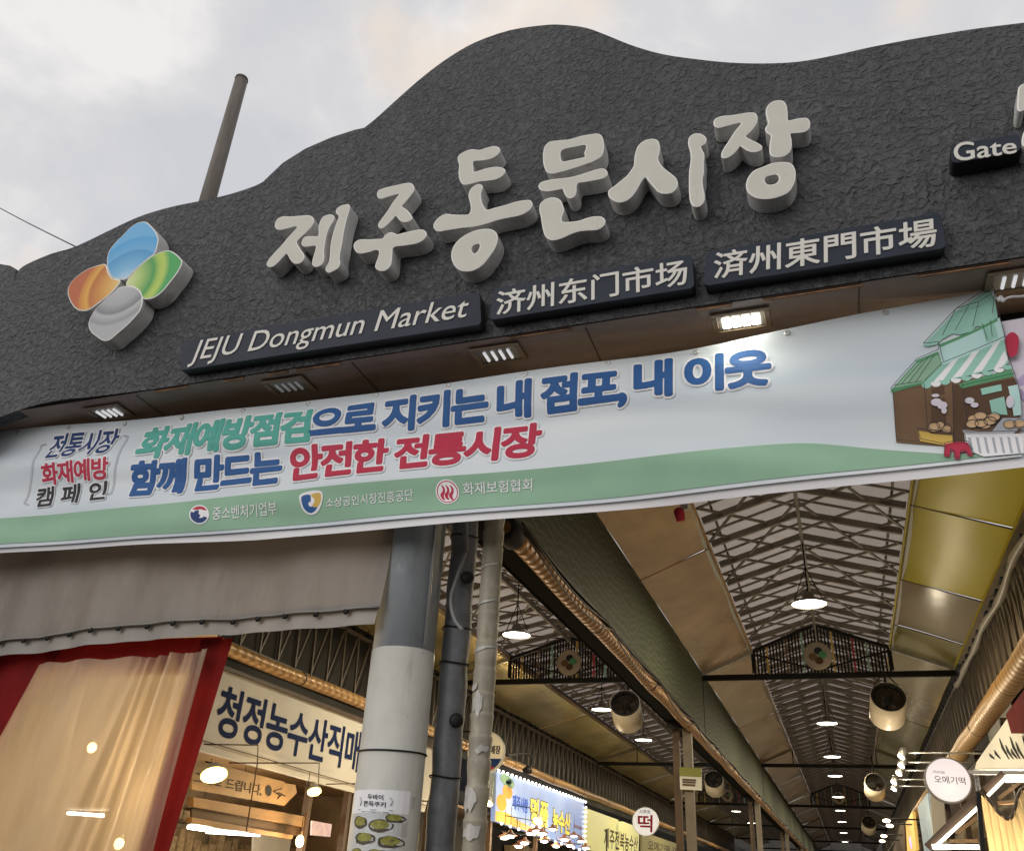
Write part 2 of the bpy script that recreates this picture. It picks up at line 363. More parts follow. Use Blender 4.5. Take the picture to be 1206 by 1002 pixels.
M_RED = mat('red_cloth', (0.15, 0.008, 0.008), 0.8, var=0.3, vscale=4, spec=.15, trans=((0.35, 0.02, 0.012), 0.15))
M_VINYL = mat('clear_vinyl', (0.47, 0.38, 0.27), 0.14, var=0.22, vscale=4, bump=0.5, bscale=9, bdist=0.03, stretch=(2.6, 1, 0.4), trans=((0.95, 0.78, 0.56), 0.60, 0.30))
M_WARM = glow('warm_lamp_glow', (1.0, 0.72, 0.24), 9)
M_SAUCER = glow('saucer_lamp_glow', (1.0, 0.74, 0.15), 8)
M_WARMS = glow('warm_bulb_glow', (1.0, 0.80, 0.5), 6)
M_COOL = glow('cool_lamp_glow', (1.0, 0.98, 0.80), 14)
M_TUBE = glow('fluorescent_glow', (1.0, 0.96, 0.82), 14)
M_LED = glow('led_strip_glow', (1.0, 0.93, 0.72), 6)
M_WHITEGLOW = glow('white_bulb_glow', (1.0, 0.92, 0.76), 9)
M_SHADE = mat('enamel_lamp_shade', (0.60, 0.56, 0.45), 0.35)
M_BRICK = mat('shop_back_wall', (0.30, 0.22, 0.14), 0.7, var=0.3, vscale=2.5)
M_SHOPW = mat('pale_shop_wall', (0.62, 0.62, 0.58), 0.6, var=0.1, vscale=2)
M_GLASSG = mat('shop_shelf_goods', (0.2, 0.13, 0.07), 0.5, col2=(0.5, 0.38, 0.22), vscale=14)
M_BEIGE = mat('beige_wall_sheet', (0.38, 0.315, 0.24), 0.5, var=0.2, vscale=1.6, stretch=(1, 1, 0.5))
M_WOODPOLE = mat('weathered_pole', (0.13, 0.115, 0.10), 0.8, var=0.3, vscale=5, stretch=(3, 3, 0.4))
M_CABLE = mat('black_cable', (0.02, 0.02, 0.022), 0.5)
M_GCABLE = mat('grey_cable', (0.20, 0.20, 0.20), 0.5)
M_ASPHALT = mat('asphalt', (0.05, 0.05, 0.05), 0.85, var=0.25, vscale=8, bump=0.4, bscale=120, bdist=0.004)
M_PAVE = mat('market_paving', (0.20, 0.19, 0.175), 0.6, var=0.25, vscale=1.4, bump=0.2, bscale=30)
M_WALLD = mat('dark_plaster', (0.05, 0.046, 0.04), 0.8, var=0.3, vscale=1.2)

# ------------------------------------------------------------------ writing
def text_mesh(body, offset=0.0, extrude=0.0, shear=0.0, spacing=1.0, res=4):
    c = bpy.data.curves.new('txt', 'FONT'); c.body = body; c.offset = offset; c.extrude = extrude; c.shear = shear; c.space_character = spacing; c.resolution_u = res
    o = bpy.data.objects.new('txt', c); COL.objects.link(o)
    bpy.context.view_layer.update()
    dg = bpy.context.evaluated_depsgraph_get()
    me = bpy.data.meshes.new_from_object(o.evaluated_get(dg))
    bpy.data.objects.remove(o); bpy.data.curves.remove(c)
    return me
def lay_text(body, quad, bold=0.0, push=0.004, spacing=1.0, shear=0.0, cut=None):
    """writes body into the 3D quad (TL, TR, BR, BL), strokes thickened by ribbons along the outlines"""
    me = text_mesh(body, 0, 0, shear, spacing); x0, y0, x1, y1 = bbox2(me)
    TL, TR, BR, BL = [Vector(q) for q in quad]
    nrm = (TR - TL).cross(BL - TL).normalized()
    if nrm.dot(Vector((0, 0, CH)) - TL) < 0: nrm = -nrm
    wd = bold * ((TL - BL).length + (TR - BR).length) / 2 / max(y1 - y0, 1e-6)
    for v in me.vertices:
        u = (v.co.x - x0) / (x1 - x0); t = (v.co.y - y0) / (y1 - y0)
        v.co = (BL * (1 - u) + BR * u) * (1 - t) + (TL * (1 - u) + TR * u) * t
    bm = bmesh.new(); bm.from_mesh(me)
    if cut:
        for no in ((1, 0, 0), (0, 0, 1)):
            vals = [v.co.dot(Vector(no)) for v in bm.verts]; k = math.ceil(min(vals) / cut)
            while k * cut < max(vals):
                bmesh.ops.bisect_plane(bm, geom=bm.verts[:] + bm.edges[:] + bm.faces[:], plane_co=Vector(no) * (k * cut), plane_no=no); k += 1
    edges = [(e.verts[0].co.copy(), e.verts[1].co.copy()) for e in bm.edges if len(e.link_faces) == 1]
    for v in bm.verts: v.co += nrm * (push + .0014)
    if wd > 0:
        seen = {}
        for a, b in edges:
            l = (b - a).length
            if l < 1e-6: continue
            sd = nrm.cross((b - a) / l) * wd; z = nrm * (push + random.random() * .0012)
            bm.faces.new([bm.verts.new(p + z) for p in (a - sd, b - sd, b + sd, a + sd)])
            for p in (a, b): seen[(round(p.x / (wd * .35)), round(p.y / (wd * .35)), round(p.z / (wd * .35)))] = p
        ux = (TR - TL).normalized(); uy = nrm.cross(ux)
        for p in seen.values():
            z = nrm * (push + random.random() * .0012)
            bm.faces.new([bm.verts.new(p + z + (ux * math.cos(q * math.pi / 5) + uy * math.sin(q * math.pi / 5)) * wd) for q in range(10)])
    bmesh.ops.recalc_face_normals(bm, faces=bm.faces[:])
    bm.to_mesh(me); bm.free(); return me
def bbox2(me):
    xs = [v.co.x for v in me.vertices]; ys = [v.co.y for v in me.vertices]
    return min(xs), min(ys), max(xs), max(ys)
def join(meshes):
    bm = bmesh.new()
    for me in meshes: bm.from_mesh(me)
    out = bpy.data.meshes.new('joined'); bm.to_mesh(out); bm.free()
    for me in meshes: bpy.data.meshes.remove(me)
    return out
def write(name, body, quad, mt, parent, offset=0.0, extrude=0.0, push=0.004, spacing=1.0, shear=0.0):
    return link(name, lay_text(body, quad, offset, push, spacing, shear), mt, parent)
def quadY(px, Y): return [at(x, y, Y) for x, y in px]
def quadX(px, X): return [atX(x, y, X) for x, y in px]

# ------------------------------------------------------------------ ground
g = MB(); g.face([(-400, -400, 0), (400, -400, 0), (400, 400, 0), (-400, 400, 0)])
tag(g.build('ground', M_ASPHALT), 'grey asphalt street in front of the market gate', 'ground', kind='structure')
g = MB(); g.face([(-12, 5.2, .004), (6, 5.2, .004), (6, 100, .004), (-12, 100, .004)])
tag(g.build('market_floor', M_PAVE), 'grey paved floor of the covered market aisles', 'floor', kind='structure')

# ------------------------------------------------------------------ the gate
YG, YB = 4.725, 5.35          # front and back of the gate beam
top_px = [(22, 318), (32, 311), (60, 299), (90, 290), (140, 266), (170, 253), (205, 243), (240, 236), (270, 229), (295, 221), (310, 214), (335, 197), (365, 181), (395, 168), (415, 160), (440, 142), (470, 115), (500, 89), (530, 67), (560, 50), (600, 36), (640, 30), (662, 29.5), (690, 33), (715, 42), (745, 54), (780, 64), (820, 70), (860, 74), (900, 75), (940, 73), (980, 66), (1020, 57), (1060, 49), (1100, 42), (1150, 34), (1206, 27)]
top = [at(x, y, YG) for x, y in top_px]
top = smooth_open(top, 3)
top += smooth_open([top[-1], Vector((2.5, YG, 7.0)), Vector((3.4, YG, 6.9)), Vector((4.3, YG, 6.5)), Vector((5.2, YG, 6.3)), Vector((6.2, YG, 6.2))], 3)[1:]
bot_px = [(180, 458), (110, 467), (80, 470), (50, 475), (25, 482), (0, 491), (-25, 501)]
bot = [Vector((6.2, YG, 0)), Vector((5.0, YG, 0)), Vector((5.0, YG, 4.2)), Vector((4.85, YG, 4.65)), Vector((4.5, YG, 4.9)), Vector((4.0, YG, 4.985))]
lb = smooth_open([Vector((-4.9, YG, 4.985))] + [at(x, y, YG) for x, y in bot_px[1:]] + [Vector((-6.99, YG, 4.66))], 3)
bot += lb + [Vector((top[0].x, YG, 4.6))]
gate = thing('market_gate', 'dark charcoal stucco gate with a wavy top edge across the market entrance', 'gate', (-1.5, YG, 0))
mb = MB(); mb.prism(top + bot, (0, .12, 0)); mb.build('stucco_wall', M_STUCCO, gate)
bot2 = [Vector((6.2, YG, 0)), Vector((5.0, YG, 0)), Vector((5.0, YG, 4.2)), Vector((4.85, YG, 4.65)), Vector((4.5, YG, 4.9)), Vector((4.0, YG, 4.985)), Vector((-7.55, YG, 4.985)), Vector((-7.55, YG, 0)), Vector((-7.9, YG, 0)), Vector((-7.9, YG, 6.3))]
core = [p + Vector((0, .122, -.012)) for p in top[1:]] + [p + Vector((0, .122, 0)) for p in bot2]
mb = MB(); mb.prism(core, (0, YB - YG - .124, 0)); mb.build('wall_core', M_STUCCO, gate)
# left wing behind a seam
wing = [at(x, y, YG + .05) for x, y in ((-120, 330), (-60, 318), (-20, 312), (0, 311), (12, 313), (19, 317))]
wing += [Vector((top[0].x - .03, YG + .05, 6.3)), Vector((top[0].x - .03, YG + .05, 0)), Vector((-9.4, YG + .05, 0)), Vector((-9.4, YG + .05, 6.7))]
mb = MB(); mb.prism(wing, (0, YB - YG - .1, 0)); mb.build('side_wing', M_STUCCO, gate)
# second crest line a little behind the first
crest = [at(x, y, YG + .3) for x, y in ((296, 230), (312, 212), (333, 192), (360, 175), (390, 162), (418, 153), (432, 150), (432, 190), (320, 240))]
mb = MB(); mb.prism(crest, (0, .2, 0)); mb.build('back_crest', M_STUCCO, gate)
# brown soffit under the arch
sof = [Vector((4.0, 0, 4.977)), Vector((-2, 0, 4.977)), Vector((-7.55, 0, 4.977))]
mb = MB()
for a, b in zip(sof, sof[1:]):
    mb.face([(a.x, YG + .004, a.z), (b.x, YG + .004, b.z), (b.x, YB + .02, b.z), (a.x, YB + .02, a.z)])
mb.build('soffit', M_SOFFIT, gate)
mb = MB()
xs = -4.9
while xs < 4.0:
    ln = random.uniform(.15, .7)
    if random.random() < .6: MB().box((xs, YG + .016, 4.966), (min(xs + ln, 4.0), YG + .034, 4.9725)).build('rust_flake', M_RUST, gate)
    xs += ln + random.uniform(.05, .5)
mb = MB()
for x in (-5.1, -3.1, -1.3, .45, 2.2): MB().box((x, YG + .03, 4.970), (x + .004, YB, 4.9735)).build('soffit_seam', M_DARK, gate)
mb = MB().bar((-6.5, YB - .03, 4.93), (4.2, YB - .03, 4.93), .05, .07); mb.build('back_rail', M_DARK, gate)

# --- raised syllables, outlines read from the photograph at front plane
DEP = 0.145
def letter_piece(parent, loops, depth=DEP, name='stroke', fmat=None, rim=0.009, yfront=None):
    YF = YG - depth if yfront is None else yfront
    rings = []
    for li, lp in enumerate(loops):
        sm = smooth_loop([(p.x, p.z, 0) for p in lp], 4)
        area = sum(a.x * b.y - b.x * a.y for a, b in zip(sm, sm[1:] + sm[:1]))
        if (area < 0) != (li > 0): sm.reverse()          # outer counter-clockwise, holes clockwise
        rings.append(sm)
    bm = bmesh.new(); inner_all = []; inner_pts = []
    for sm in rings:
        n = len(sm); ins = []
        for i in range(n):
            t = (sm[(i + 1) % n] - sm[i - 1]).normalized(); ins.append(sm[i] + Vector((-t.y, t.x, 0)) * rim)
        vo = [bm.verts.new((p.x, YF, p.y)) for p in sm]; vb = [bm.verts.new((p.x, YG - .004, p.y)) for p in sm]
        vi = [bm.verts.new((p.x, YF - .004, p.y)) for p in ins]
        for i in range(n):
            j = (i + 1) % n
            f = bm.faces.new((vo[i], vo[j], vi[j], vi[i])); f.material_index = 1
            f = bm.faces.new((vo[j], vo[i], vb[i], vb[j])); f.material_index = 2
        inner_all += vi; inner_pts.append(ins)
    for t in geometry.tessellate_polygon(inner_pts):
        try: bm.faces.new([inner_all[k] for k in t]).material_index = 0
        except ValueError: pass
    bmesh.ops.recalc_face_normals(bm, faces=bm.faces[:])
    me = bpy.data.meshes.new(name); bm.to_mesh(me); bm.free()
    return link(name, me, [fmat or M_LFACE, M_LRIM, M_LSIDE], parent)
def L(off, sc, s, dy=0.0):
    v = [float(k) for k in s.replace(';', ',').split(',')]
    return [at(off[0] + v[i] / sc, off[1] + v[i + 1] / sc, YG - DEP) for i in range(0, len(v), 2)]
SYL = [
 ((305, 230), 9.108, 'first and leftmost raised cream syllable, beside the floral emblem', [
  ["170,330;178,285;205,250;250,230;340,230;440,222;540,218;580,240;592,275;570,325;520,385;450,450;408,500;440,570;490,660;465,710;420,735;375,730;335,690;310,640;295,628;270,650;200,725;150,765;110,772;82,745;95,705;150,635;230,550;310,455;380,380;408,345;390,335;320,352;230,372;190,365"],
  ["650,300;680,240;730,212;785,210;810,235;800,275;760,340;730,410;715,480;698,600;700,680;680,735;640,765;600,768;572,745;580,670;605,590;608,545;560,545;500,552;460,535;462,490;490,450;560,440;632,436;640,400;640,340"],
  ["825,190;835,145;870,118;920,103;965,100;975,140;950,230;925,330;905,430;890,530;870,630;865,690;872,730;850,780;800,812;750,832;715,805;720,770;750,715;762,620;768,540;790,430;815,340;845,265;855,220"]]),
 ((405, 205), 7.708, 'second raised cream syllable from the left, small and cross-shaped below', [
  ["300,190;315,150;360,130;420,115;490,100;560,85;610,85;635,110;638,150;600,205;560,255;528,293;570,325;610,370;622,405;590,430;540,437;500,415;470,382;445,410;400,455;350,492;318,488;315,450;345,405;400,330;450,250;500,183;450,192;390,210;340,225;310,215"],
  ["88,655;105,615;150,595;220,595;300,590;350,585;375,555;420,530;465,540;480,548;560,530;640,512;710,505;745,525;752,560;720,600;660,630;560,648;450,668;440,730;435,790;420,840;380,875;330,880;285,850;290,810;310,760;318,700;290,690;230,708;150,722;110,705"]]),
 ((500, 165), 5.893, 'third raised cream syllable, tall with a ring at its bottom over the name plates', [
  ["230,130;240,105;280,80;325,65;380,70;430,55;480,43;515,52;525,75;505,105;460,130;400,142;340,150;338,190;345,222;380,212;440,195;500,187;545,195;562,215;545,245;500,272;440,282;380,288;320,305;270,310;245,280;236,230;240,175"],
  ["62,590;85,550;140,515;200,518;260,520;305,515;320,490;315,430;305,390;315,350;345,318;385,308;405,325;392,370;395,420;420,475;435,485;490,470;560,452;630,430;700,418;735,420;750,450;730,485;670,520;580,540;510,555;440,578;350,600;260,610;160,625;95,635;68,618"],
  ["185,800;200,740;240,690;310,645;390,620;460,620;500,645;508,690;490,750;450,810;400,870;340,905;280,912;230,895;195,850", "325,755;335,735;360,722;380,722;382,745;365,775;345,788;330,775"]]),
 ((625, 150), 6.68, 'fourth raised cream syllable, square with a rectangular hole at its top', [
  ["97,250;100,190;115,145;150,115;220,105;310,95;390,72;460,58;530,52;560,70;575,120;575,180;555,230;500,265;420,295;330,325;240,350;170,365;130,355;105,310", "239,190;265,172;340,155;432,142;435,165;422,205;425,232;380,245;310,260;255,270;240,255"],
  ["60,465;80,435;120,420;190,408;270,400;350,385;430,360;510,335;570,325;600,345;605,375;575,400;500,418;430,430;375,440;362,460;360,510;345,545;315,560;285,550;262,515;250,487;200,495;130,505;80,495"],
  ["68,630;85,590;130,560;190,553;235,575;255,620;262,660;245,710;248,742;300,745;380,735;440,715;500,702;560,705;588,735;575,775;530,805;450,812;380,820;320,840;240,875;170,890;120,865;95,800;82,720"]]),
 ((705, 150), 8.35, 'fifth raised cream syllable, an inverted V beside one upright stroke', [
  ["92,650;105,615;160,575;220,525;280,475;325,415;345,380;352,310;368,230;400,170;460,128;530,115;580,130;602,180;600,240;585,310;600,350;640,400;710,455;765,505;780,555;765,605;720,645;650,655;590,640;540,590;490,530;458,495;425,530;380,610;330,680;270,725;200,740;140,720;105,690"],
  ["880,140;895,95;940,65;1000,65;1050,95;1062,130;1045,165;1008,190;1022,230;1040,270;1035,350;1035,450;1022,520;1030,600;1045,690;1030,745;990,780;940,782;905,745;890,660;888,560;890,440;905,320;900,240;885,190"]]),
 ((830, 110), 6.907, 'last and rightmost complete raised cream syllable, with a rounded ring at its bottom', [
  ["70,240;85,210;130,188;200,182;280,170;360,158;410,162;430,195;425,235;400,280;360,325;335,350;370,375;430,405;468,435;455,465;400,480;350,470;310,445;288,432;265,460;220,505;170,530;138,525;135,490;160,440;200,380;245,310;295,242;240,250;170,270;110,282;80,270"],
  ["495,150;510,105;550,70;600,58;645,68;668,110;675,170;680,222;720,215;780,203;830,203;857,235;850,285;820,312;770,322;700,330;705,370;708,430;690,480;650,510;590,522;540,510;525,470;530,400;535,345;505,325;490,295;500,270;515,250;505,210"],
  ["335,750;350,690;400,630;470,600;550,570;640,560;700,570;735,620;738,690;720,750;680,805;610,840;520,860;430,855;370,825;342,790", "487,705;500,680;540,668;580,662;602,680;598,715;570,738;530,745;500,735"]]),
 ((1190, 90), 6.0, 'cut-off raised cream piece at the right edge above the Gate plate', [
  ["48,235;50,150;58,80;90,55;150,45;230,45;250,70;240,110;180,130;110,150;105,200;95,240;65,250"],
  ["85,490;85,420;110,375;170,350;240,350;250,400;200,440;150,480;120,505"]]),
]
for off, sc, lab, pieces in SYL:
    loops = [[L(off, sc, s) for s in pc] for pc in pieces]
    allp = [p for pc in loops for lp in pc for p in lp]
    c = Vector((sum(p.x for p in allp) / len(allp), YG, min(p.z for p in allp)))
    t = thing('sign_letter', lab, 'letter', c, 'raised cream letters on the gate')
    for pc in loops: letter_piece(t, pc)

# --- floral emblem
def petal_mat(name, stops, axis_scale):
    mt = mat(name, stops[0][1], 0.5, spec=.2); nt = mt.node_tree; b = nt.nodes['Principled BSDF']
    tcn = nt.nodes.new('ShaderNodeTexCoord'); mpn = nt.nodes.new('ShaderNodeMapping')
    mpn.inputs['Location'].default_value = axis_scale[0]; mpn.inputs['Scale'].default_value = axis_scale[1]
    ln = nt.nodes.new('ShaderNodeVectorMath'); ln.operation = 'LENGTH'
    rp = nt.nodes.new('ShaderNodeValToRGB'); el = rp.color_ramp.elements
    while len(el) < len(stops): el.new(0.5)
    for k, (ps, cc) in enumerate(stops): el[k].position = ps; el[k].color = (*cc, 1)
    nt.links.new(tcn.outputs['Object'], mpn.inputs['Vector']); nt.links.new(mpn.outputs['Vector'], ln.inputs[0])
    nt.links.new(ln.outputs['Value'], rp.inputs['Fac']); nt.links.new(rp.outputs['Color'], b.inputs['Base Color'])
    return mt
ec = at(65 + 480 / 5.894, 250 + 490 / 5.894, YG - DEP)
emb = thing('flower_emblem', 'four-petal emblem in blue, orange, green and grey on the left of the gate', 'emblem', (ec.x, YG, ec.z))
S1 = ((0, 0, 0), (1.35, 0, 1.35))
petals = [
 ('blue', "360,340;375,270;410,220;470,160;530,100;580,72;630,68;665,95;705,145;718,190;710,240;690,290;640,330;580,380;530,430;500,462;450,470;400,455;370,410",
  [(0.02, (.55, .70, .82)), (.22, (.22, .48, .72)), (.47, (.09, .33, .62)), (.50, (.16, .43, .72)), (.66, (.10, .38, .70)), (.70, (.17, .45, .74))]),
 ('orange', "88,545;110,490;160,440;230,395;300,370;350,362;372,420;400,460;455,478;430,520;395,560;340,605;280,650;230,682;170,684;120,645",
  [(0.02, (.80, .62, .25)), (.25, (.70, .38, .10)), (.48, (.50, .17, .05)), (.53, (.72, .40, .08)), (.62, (.60, .24, .06)), (.66, (.48, .14, .06))]),
 ('green', "495,510;500,480;540,430;600,370;660,320;720,285;780,268;820,278;875,325;885,350;860,410;800,490;740,560;690,595;640,607;610,600;590,555;550,525;510,515",
  [(0.02, (.70, .74, .45)), (.22, (.45, .60, .20)), (.42, (.08, .34, .10)), (.50, (.40, .58, .12)), (.56, (.48, .62, .14)), (.64, (.08, .38, .12))]),
 ('grey', "235,780;250,730;290,670;350,610;410,560;440,530;500,515;560,525;600,560;612,610;595,680;550,740;500,790;430,850;380,890;340,895;290,865;250,830",
  [(0.02, (.50, .51, .53)), (.32, (.40, .41, .43)), (.44, (.22, .23, .25)), (.48, (.46, .47, .49)), (.58, (.30, .31, .33)), (.62, (.42, .43, .45))]),
]
for k, (nm, s, stops) in enumerate(petals):
    o = letter_piece(emb, [L((65, 250), 5.894, s)], name='petal', fmat=petal_mat(nm + '_petal', stops, S1), rim=.010, yfront=YG - DEP - .002 * k)
    o['label'] = nm + ' banded petal'

# --- name plates
def plate(label, px, body, tpx, offset, proud=0.10, bold=0.0, shear=0.0):
    q = quadY(px, YG - proud)
    c = sum(q, Vector()) / 4
    t = thing('name_plate', label, 'sign', (c.x, YG, min(p.z for p in q)), 'dark name plates under the raised letters')
    TL, TR, BR, BL = q; r = .04; loop = []
    for P, A, B in ((TL, BL, TR), (TR, TL, BR), (BR, TR, BL), (BL, BR, TL)):
        a = P + (A - P).normalized() * r; b = P + (B - P).normalized() * r
        for k in range(5):
            u = k / 4; loop.append(a * (1 - u) ** 2 + P * 2 * u * (1 - u) + b * u * u)
    mb = MB(); mb.prism(loop, (0, proud - .005, 0), 0, 1); o = mb.build('board', [M_PLATE, M_PSIDE], t); bevel(o, .008)
    write('lettering', body, quadY(tpx, YG - proud), M_PTEXT, t, offset, .02, .006, shear=shear)
plate('long navy plate reading JEJU Dongmun Market', [(216, 401), (565, 343.5), (567, 382), (211, 436.5)], 'JEJU Dongmun Market', [(229, 402.5), (553.4, 349.5), (549.5, 381.5), (221, 433)], 0.004, shear=0.15)
plate('middle navy plate reading 济州东门市场 in simplified characters', [(581, 340), (815, 299), (818, 339), (576.5, 377)], '济州东门市场', [(586, 344), (808.5, 305.5), (809.5, 335), (585, 372)], 0.016)
plate('right navy plate reading 済州東門市場 in traditional characters', [(831, 297), (1108, 250), (1115, 292), (829, 337)], '済州東門市場', [(842, 298.5), (1101.5, 257), (1103, 290), (841, 329.5)], 0.016)
plate('small navy plate reading Gate at the right end of the gate wall', [(1119, 171), (1201, 157), (1203, 178), (1121, 193)], 'Gate', [(1123, 169.5), (1196, 163.5), (1197, 181), (1124, 191.5)], 0.014, proud=0.13)

# --- floodlights in the soffit
fl = [(-5.53, 4.944, 'white-tubed soffit floodlight at the far left end of the arch', M_FLOOD_DIM), (-3.75, 4.935, 'unlit soffit floodlight under the JEJU Dongmun Market plate', M_FLOOD_OFF),
      (-1.99, 4.92, 'faintly lit soffit floodlight under the gap between the first two plates', M_FLOOD_DIM), (-.28, 4.94, 'brightly shining soffit floodlight under the right plate', M_FLOOD_ON), (1.36, 4.93, 'soffit floodlight beyond the right end of the banner', M_FLOOD_DIM)]
for x, y, lab, gm in fl:
    t = thing('floodlight', lab, 'floodlight', (x, y, 4.97), 'floodlights along the soffit')
    z0 = 4.966
    mb = MB()
    for a, b in (((-.19, -.12), (.19, -.085)), ((-.19, .085), (.19, .12)), ((-.19, -.085), (-.15, .085)), ((.15, -.085), (.19, .085))):
        mb.box((x + a[0], y + a[1], z0 - .010), (x + b[0], y + b[1], z0))
    bevel(mb.build('frame', M_LAMPBODY, t), .006)
    mb = MB().box((x - .15, y - .085, z0 + .000), (x + .15, y + .085, z0 + .004)); mb.build('reflector', M_TUBE_OFF, t)
    on = gm is M_FLOOD_ON
    for k in range(4):
        mb = MB()
        if on: mb.box((x - .12 + k * .064, y - .05, z0 - .010), (x - .072 + k * .064, y + .05, z0 - .001))
        else: mb.tube([(x - .09 + k * .06, y - .055, z0 - .006), (x - .09 + k * .06, y + .055, z0 - .006)], .011, 8)
        mb.build('lamp_tube', gm, t)
    if on: lamp_light('flood_light', 'AREA', (x, y - .02, z0 - .016), 1.3, (1, .95, .78), .18, t, (0, 0, -1))

# ------------------------------------------------------------------ banners
YBN = 5.0
def wav(x, z):
    a = .016 * math.sin(11 * z + 1.9 * math.sin(.8 * x) + .5 * x) + .004 * math.sin(27 * z + 2.4 * x + 2 * math.sin(1.7 * x)) * max(0, min(1, .4 - x)) + .011 * math.sin(2.9 * x + 4.5 * z + 1 + .8 * math.sin(1.1 * x))
    a += .005 * math.sin(15 * z - 1.2 * x) * max(0, min(1, (x + .6) / 1.6)) * max(0, min(1, (z - 4.2) / .5))
    a += .010 * math.sin(17 * z + .6 * x) * max(0, min(1, (-4.6 - x) / 1.2))
    return a
def interp(pts, x):
    for a, b in zip(pts, pts[1:]):
        if x <= b.x: return a.z + (b.z - a.z) * (x - a.x) / (b.x - a.x)
    return pts[-1].z
def onban(x, y): return at(x, y, YBN)
b_top = smooth_open([onban(*p) for p in ((-50, 513), (0, 507.5), (100, 499), (200, 489.5), (340, 473.5), (480, 457), (640, 434.5), (790, 412.5), (940, 386.5), (1050, 364), (1166, 340.5))], 5)
b_bot = smooth_open([onban(*p) for p in ((-50, 650.2), (0, 645.5), (170, 634), (300, 624), (450, 612), (640, 596.5), (790, 582.5), (940, 567), (1080, 551), (1204, 537))], 5)
banner = thing('street_banner', 'long pale blue printed fire-safety banner stretched under the gate', 'banner', (-2.8, YBN, 3.7))
def bansurf(top_, bot_, mt, name, parent, dy=0.0, nx=150, nz=22):
    bm = bmesh.new(); grid = []
    for i in range(nx + 1):
        u = i / nx; xa = top_[0].x + (top_[-1].x - top_[0].x) * u; xb = bot_[0].x + (bot_[-1].x - bot_[0].x) * u
        za, zb = interp(top_, xa), interp(bot_, xb); col = []
        for k in range(nz + 1):
            t = k / nz; x = xa + (xb - xa) * t; z = za + (zb - za) * t
            col.append(bm.verts.new((x, YBN + dy + wav(x, z), z)))
        grid.append(col)
    for a, b in zip(grid, grid[1:]):
        for k in range(nz):
            bm.faces.new((a[k], a[k + 1], b[k + 1], b[k])).smooth = True
    me = bpy.data.meshes.new(name); bm.to_mesh(me); bm.free()
    return link(name, me, mt, parent)
bansurf(b_top, b_bot, M_BANNER, 'sheet', banner)
def drape(me):
    for v in me.vertices: v.co.y += wav(v.co.x, v.co.z)
    return me
for k in range(14):
    x_ = -6.6 + k * .6; z_ = interp(b_top, x_) - .028
    MB().lathe([(.008, -.003), (.017, -.006), (.020, 0)], (x_, YBN + wav(x_, z_) - .002, z_), (0, 1, 0), 14).build('eyelet', M_SILVER, banner)
def bprint(name, body, px, mt, off=0.03, halo=0.0, spacing=1.0, shear=0.0):
    quad = [onban(*p) for p in px]
    o = link(name, drape(lay_text(body, quad, off, .0085, spacing, shear, .07)), mt, banner)
    if halo: link('lettering_halo', drape(lay_text(body, quad, off + halo, .0055, spacing, shear, .07)), M_PWHITE, banner)
    return o
# green ground strip with its white line
g_top = smooth_open([onban(*p) for p in ((-50, 614.5), (0, 610.5), (150, 598), (300, 582), (450, 568.5), (600, 556), (750, 541), (850, 529.5), (910, 523), (960, 521), (1040, 528), (1147, 536))], 5)
g_bot = smooth_open([onban(*p) for p in ((-50, 646), (0, 641.5), (170, 630.5), (300, 620.5), (450, 607.5), (640, 592), (790, 578), (940, 562.3), (1080, 546.5), (1202, 533))], 5)
def strip(ta, tb, mt, name, eps, n=120):
    bm = bmesh.new(); A = []; x0 = ta[0].x; x1a = ta[-1].x; x1b = tb[-1].x
    cols = []
    for i in range(n + 1):
        u = i / n; xa = x0 + (x1a - x0) * u; xb = tb[0].x + (x1b - tb[0].x) * u; za, zb = interp(ta, xa), interp(tb, xb)
        cols.append([bm.verts.new((xa + (xb - xa) * t / 6, 0, za + (zb - za) * t / 6)) for t in range(7)])
    for a, b in zip(cols, cols[1:]):
        for k in range(6): bm.faces.new((a[k], a[k + 1], b[k + 1], b[k])).smooth = True
    for v in bm.verts: v.co.y = YBN + wav(v.co.x, v.co.z) - eps
    me = bpy.data.meshes.new(name); bm.to_mesh(me); bm.free(); return link(name, me, mt, banner)
strip(g_top, g_bot, M_PGREEN, 'printed_green_ground', .0045)
bprint('lettering', '화재예방점검', [(171, 505), (368, 484), (364, 520), (160, 541)], M_PTEAL, .05, .045, .86)
bprint('lettering', '으로 지키는 내 점포,', [(371, 483), (738, 435), (737, 478), (365.5, 519)], M_PBLUE, .05, .045, .86)
bprint('lettering', '내 이웃', [(749, 427), (905, 410), (906, 452.5), (750, 471)], M_PBLUE, .05, .045, .86)
bprint('lettering', '함께 만드는', [(159, 546), (331.5, 531), (330, 568.5), (149.5, 584)], M_PBLUE, .05, .045, .86)
bprint('lettering', '안전한 전통시장', [(343, 528), (636.5, 497.5), (634, 536), (343, 567.5)], M_PRED, .043, .045, .86)
bprint('lettering', '전통시장', [(63, 513), (139.5, 504.5), (134, 533.5), (55, 541.5)], M_PNAVY, .02, .05, .9, .25)
bprint('lettering', '화재예방', [(52, 549), (130.5, 540), (129, 564), (50, 571)], M_PRED, .03, .05, .9)
bprint('lettering', '캠 페 인', [(43, 574.5), (127, 567), (124, 588), (40, 597)], M_PBLACK, .03, .05)
bprint('lettering', '중소벤처기업부', [(252, 598), (327, 591.5), (326, 605.5), (251, 613)], M_PWHITE, .006)
bprint('lettering', '소상공인시장진흥공단', [(385, 588), (487.5, 576.5), (487, 589.5), (384.5, 598)], M_PWHITE, .006)
bprint('lettering', '화재보험협회', [(546, 570), (627, 563.5), (626.5, 577), (546, 583)], M_PWHITE, .008)
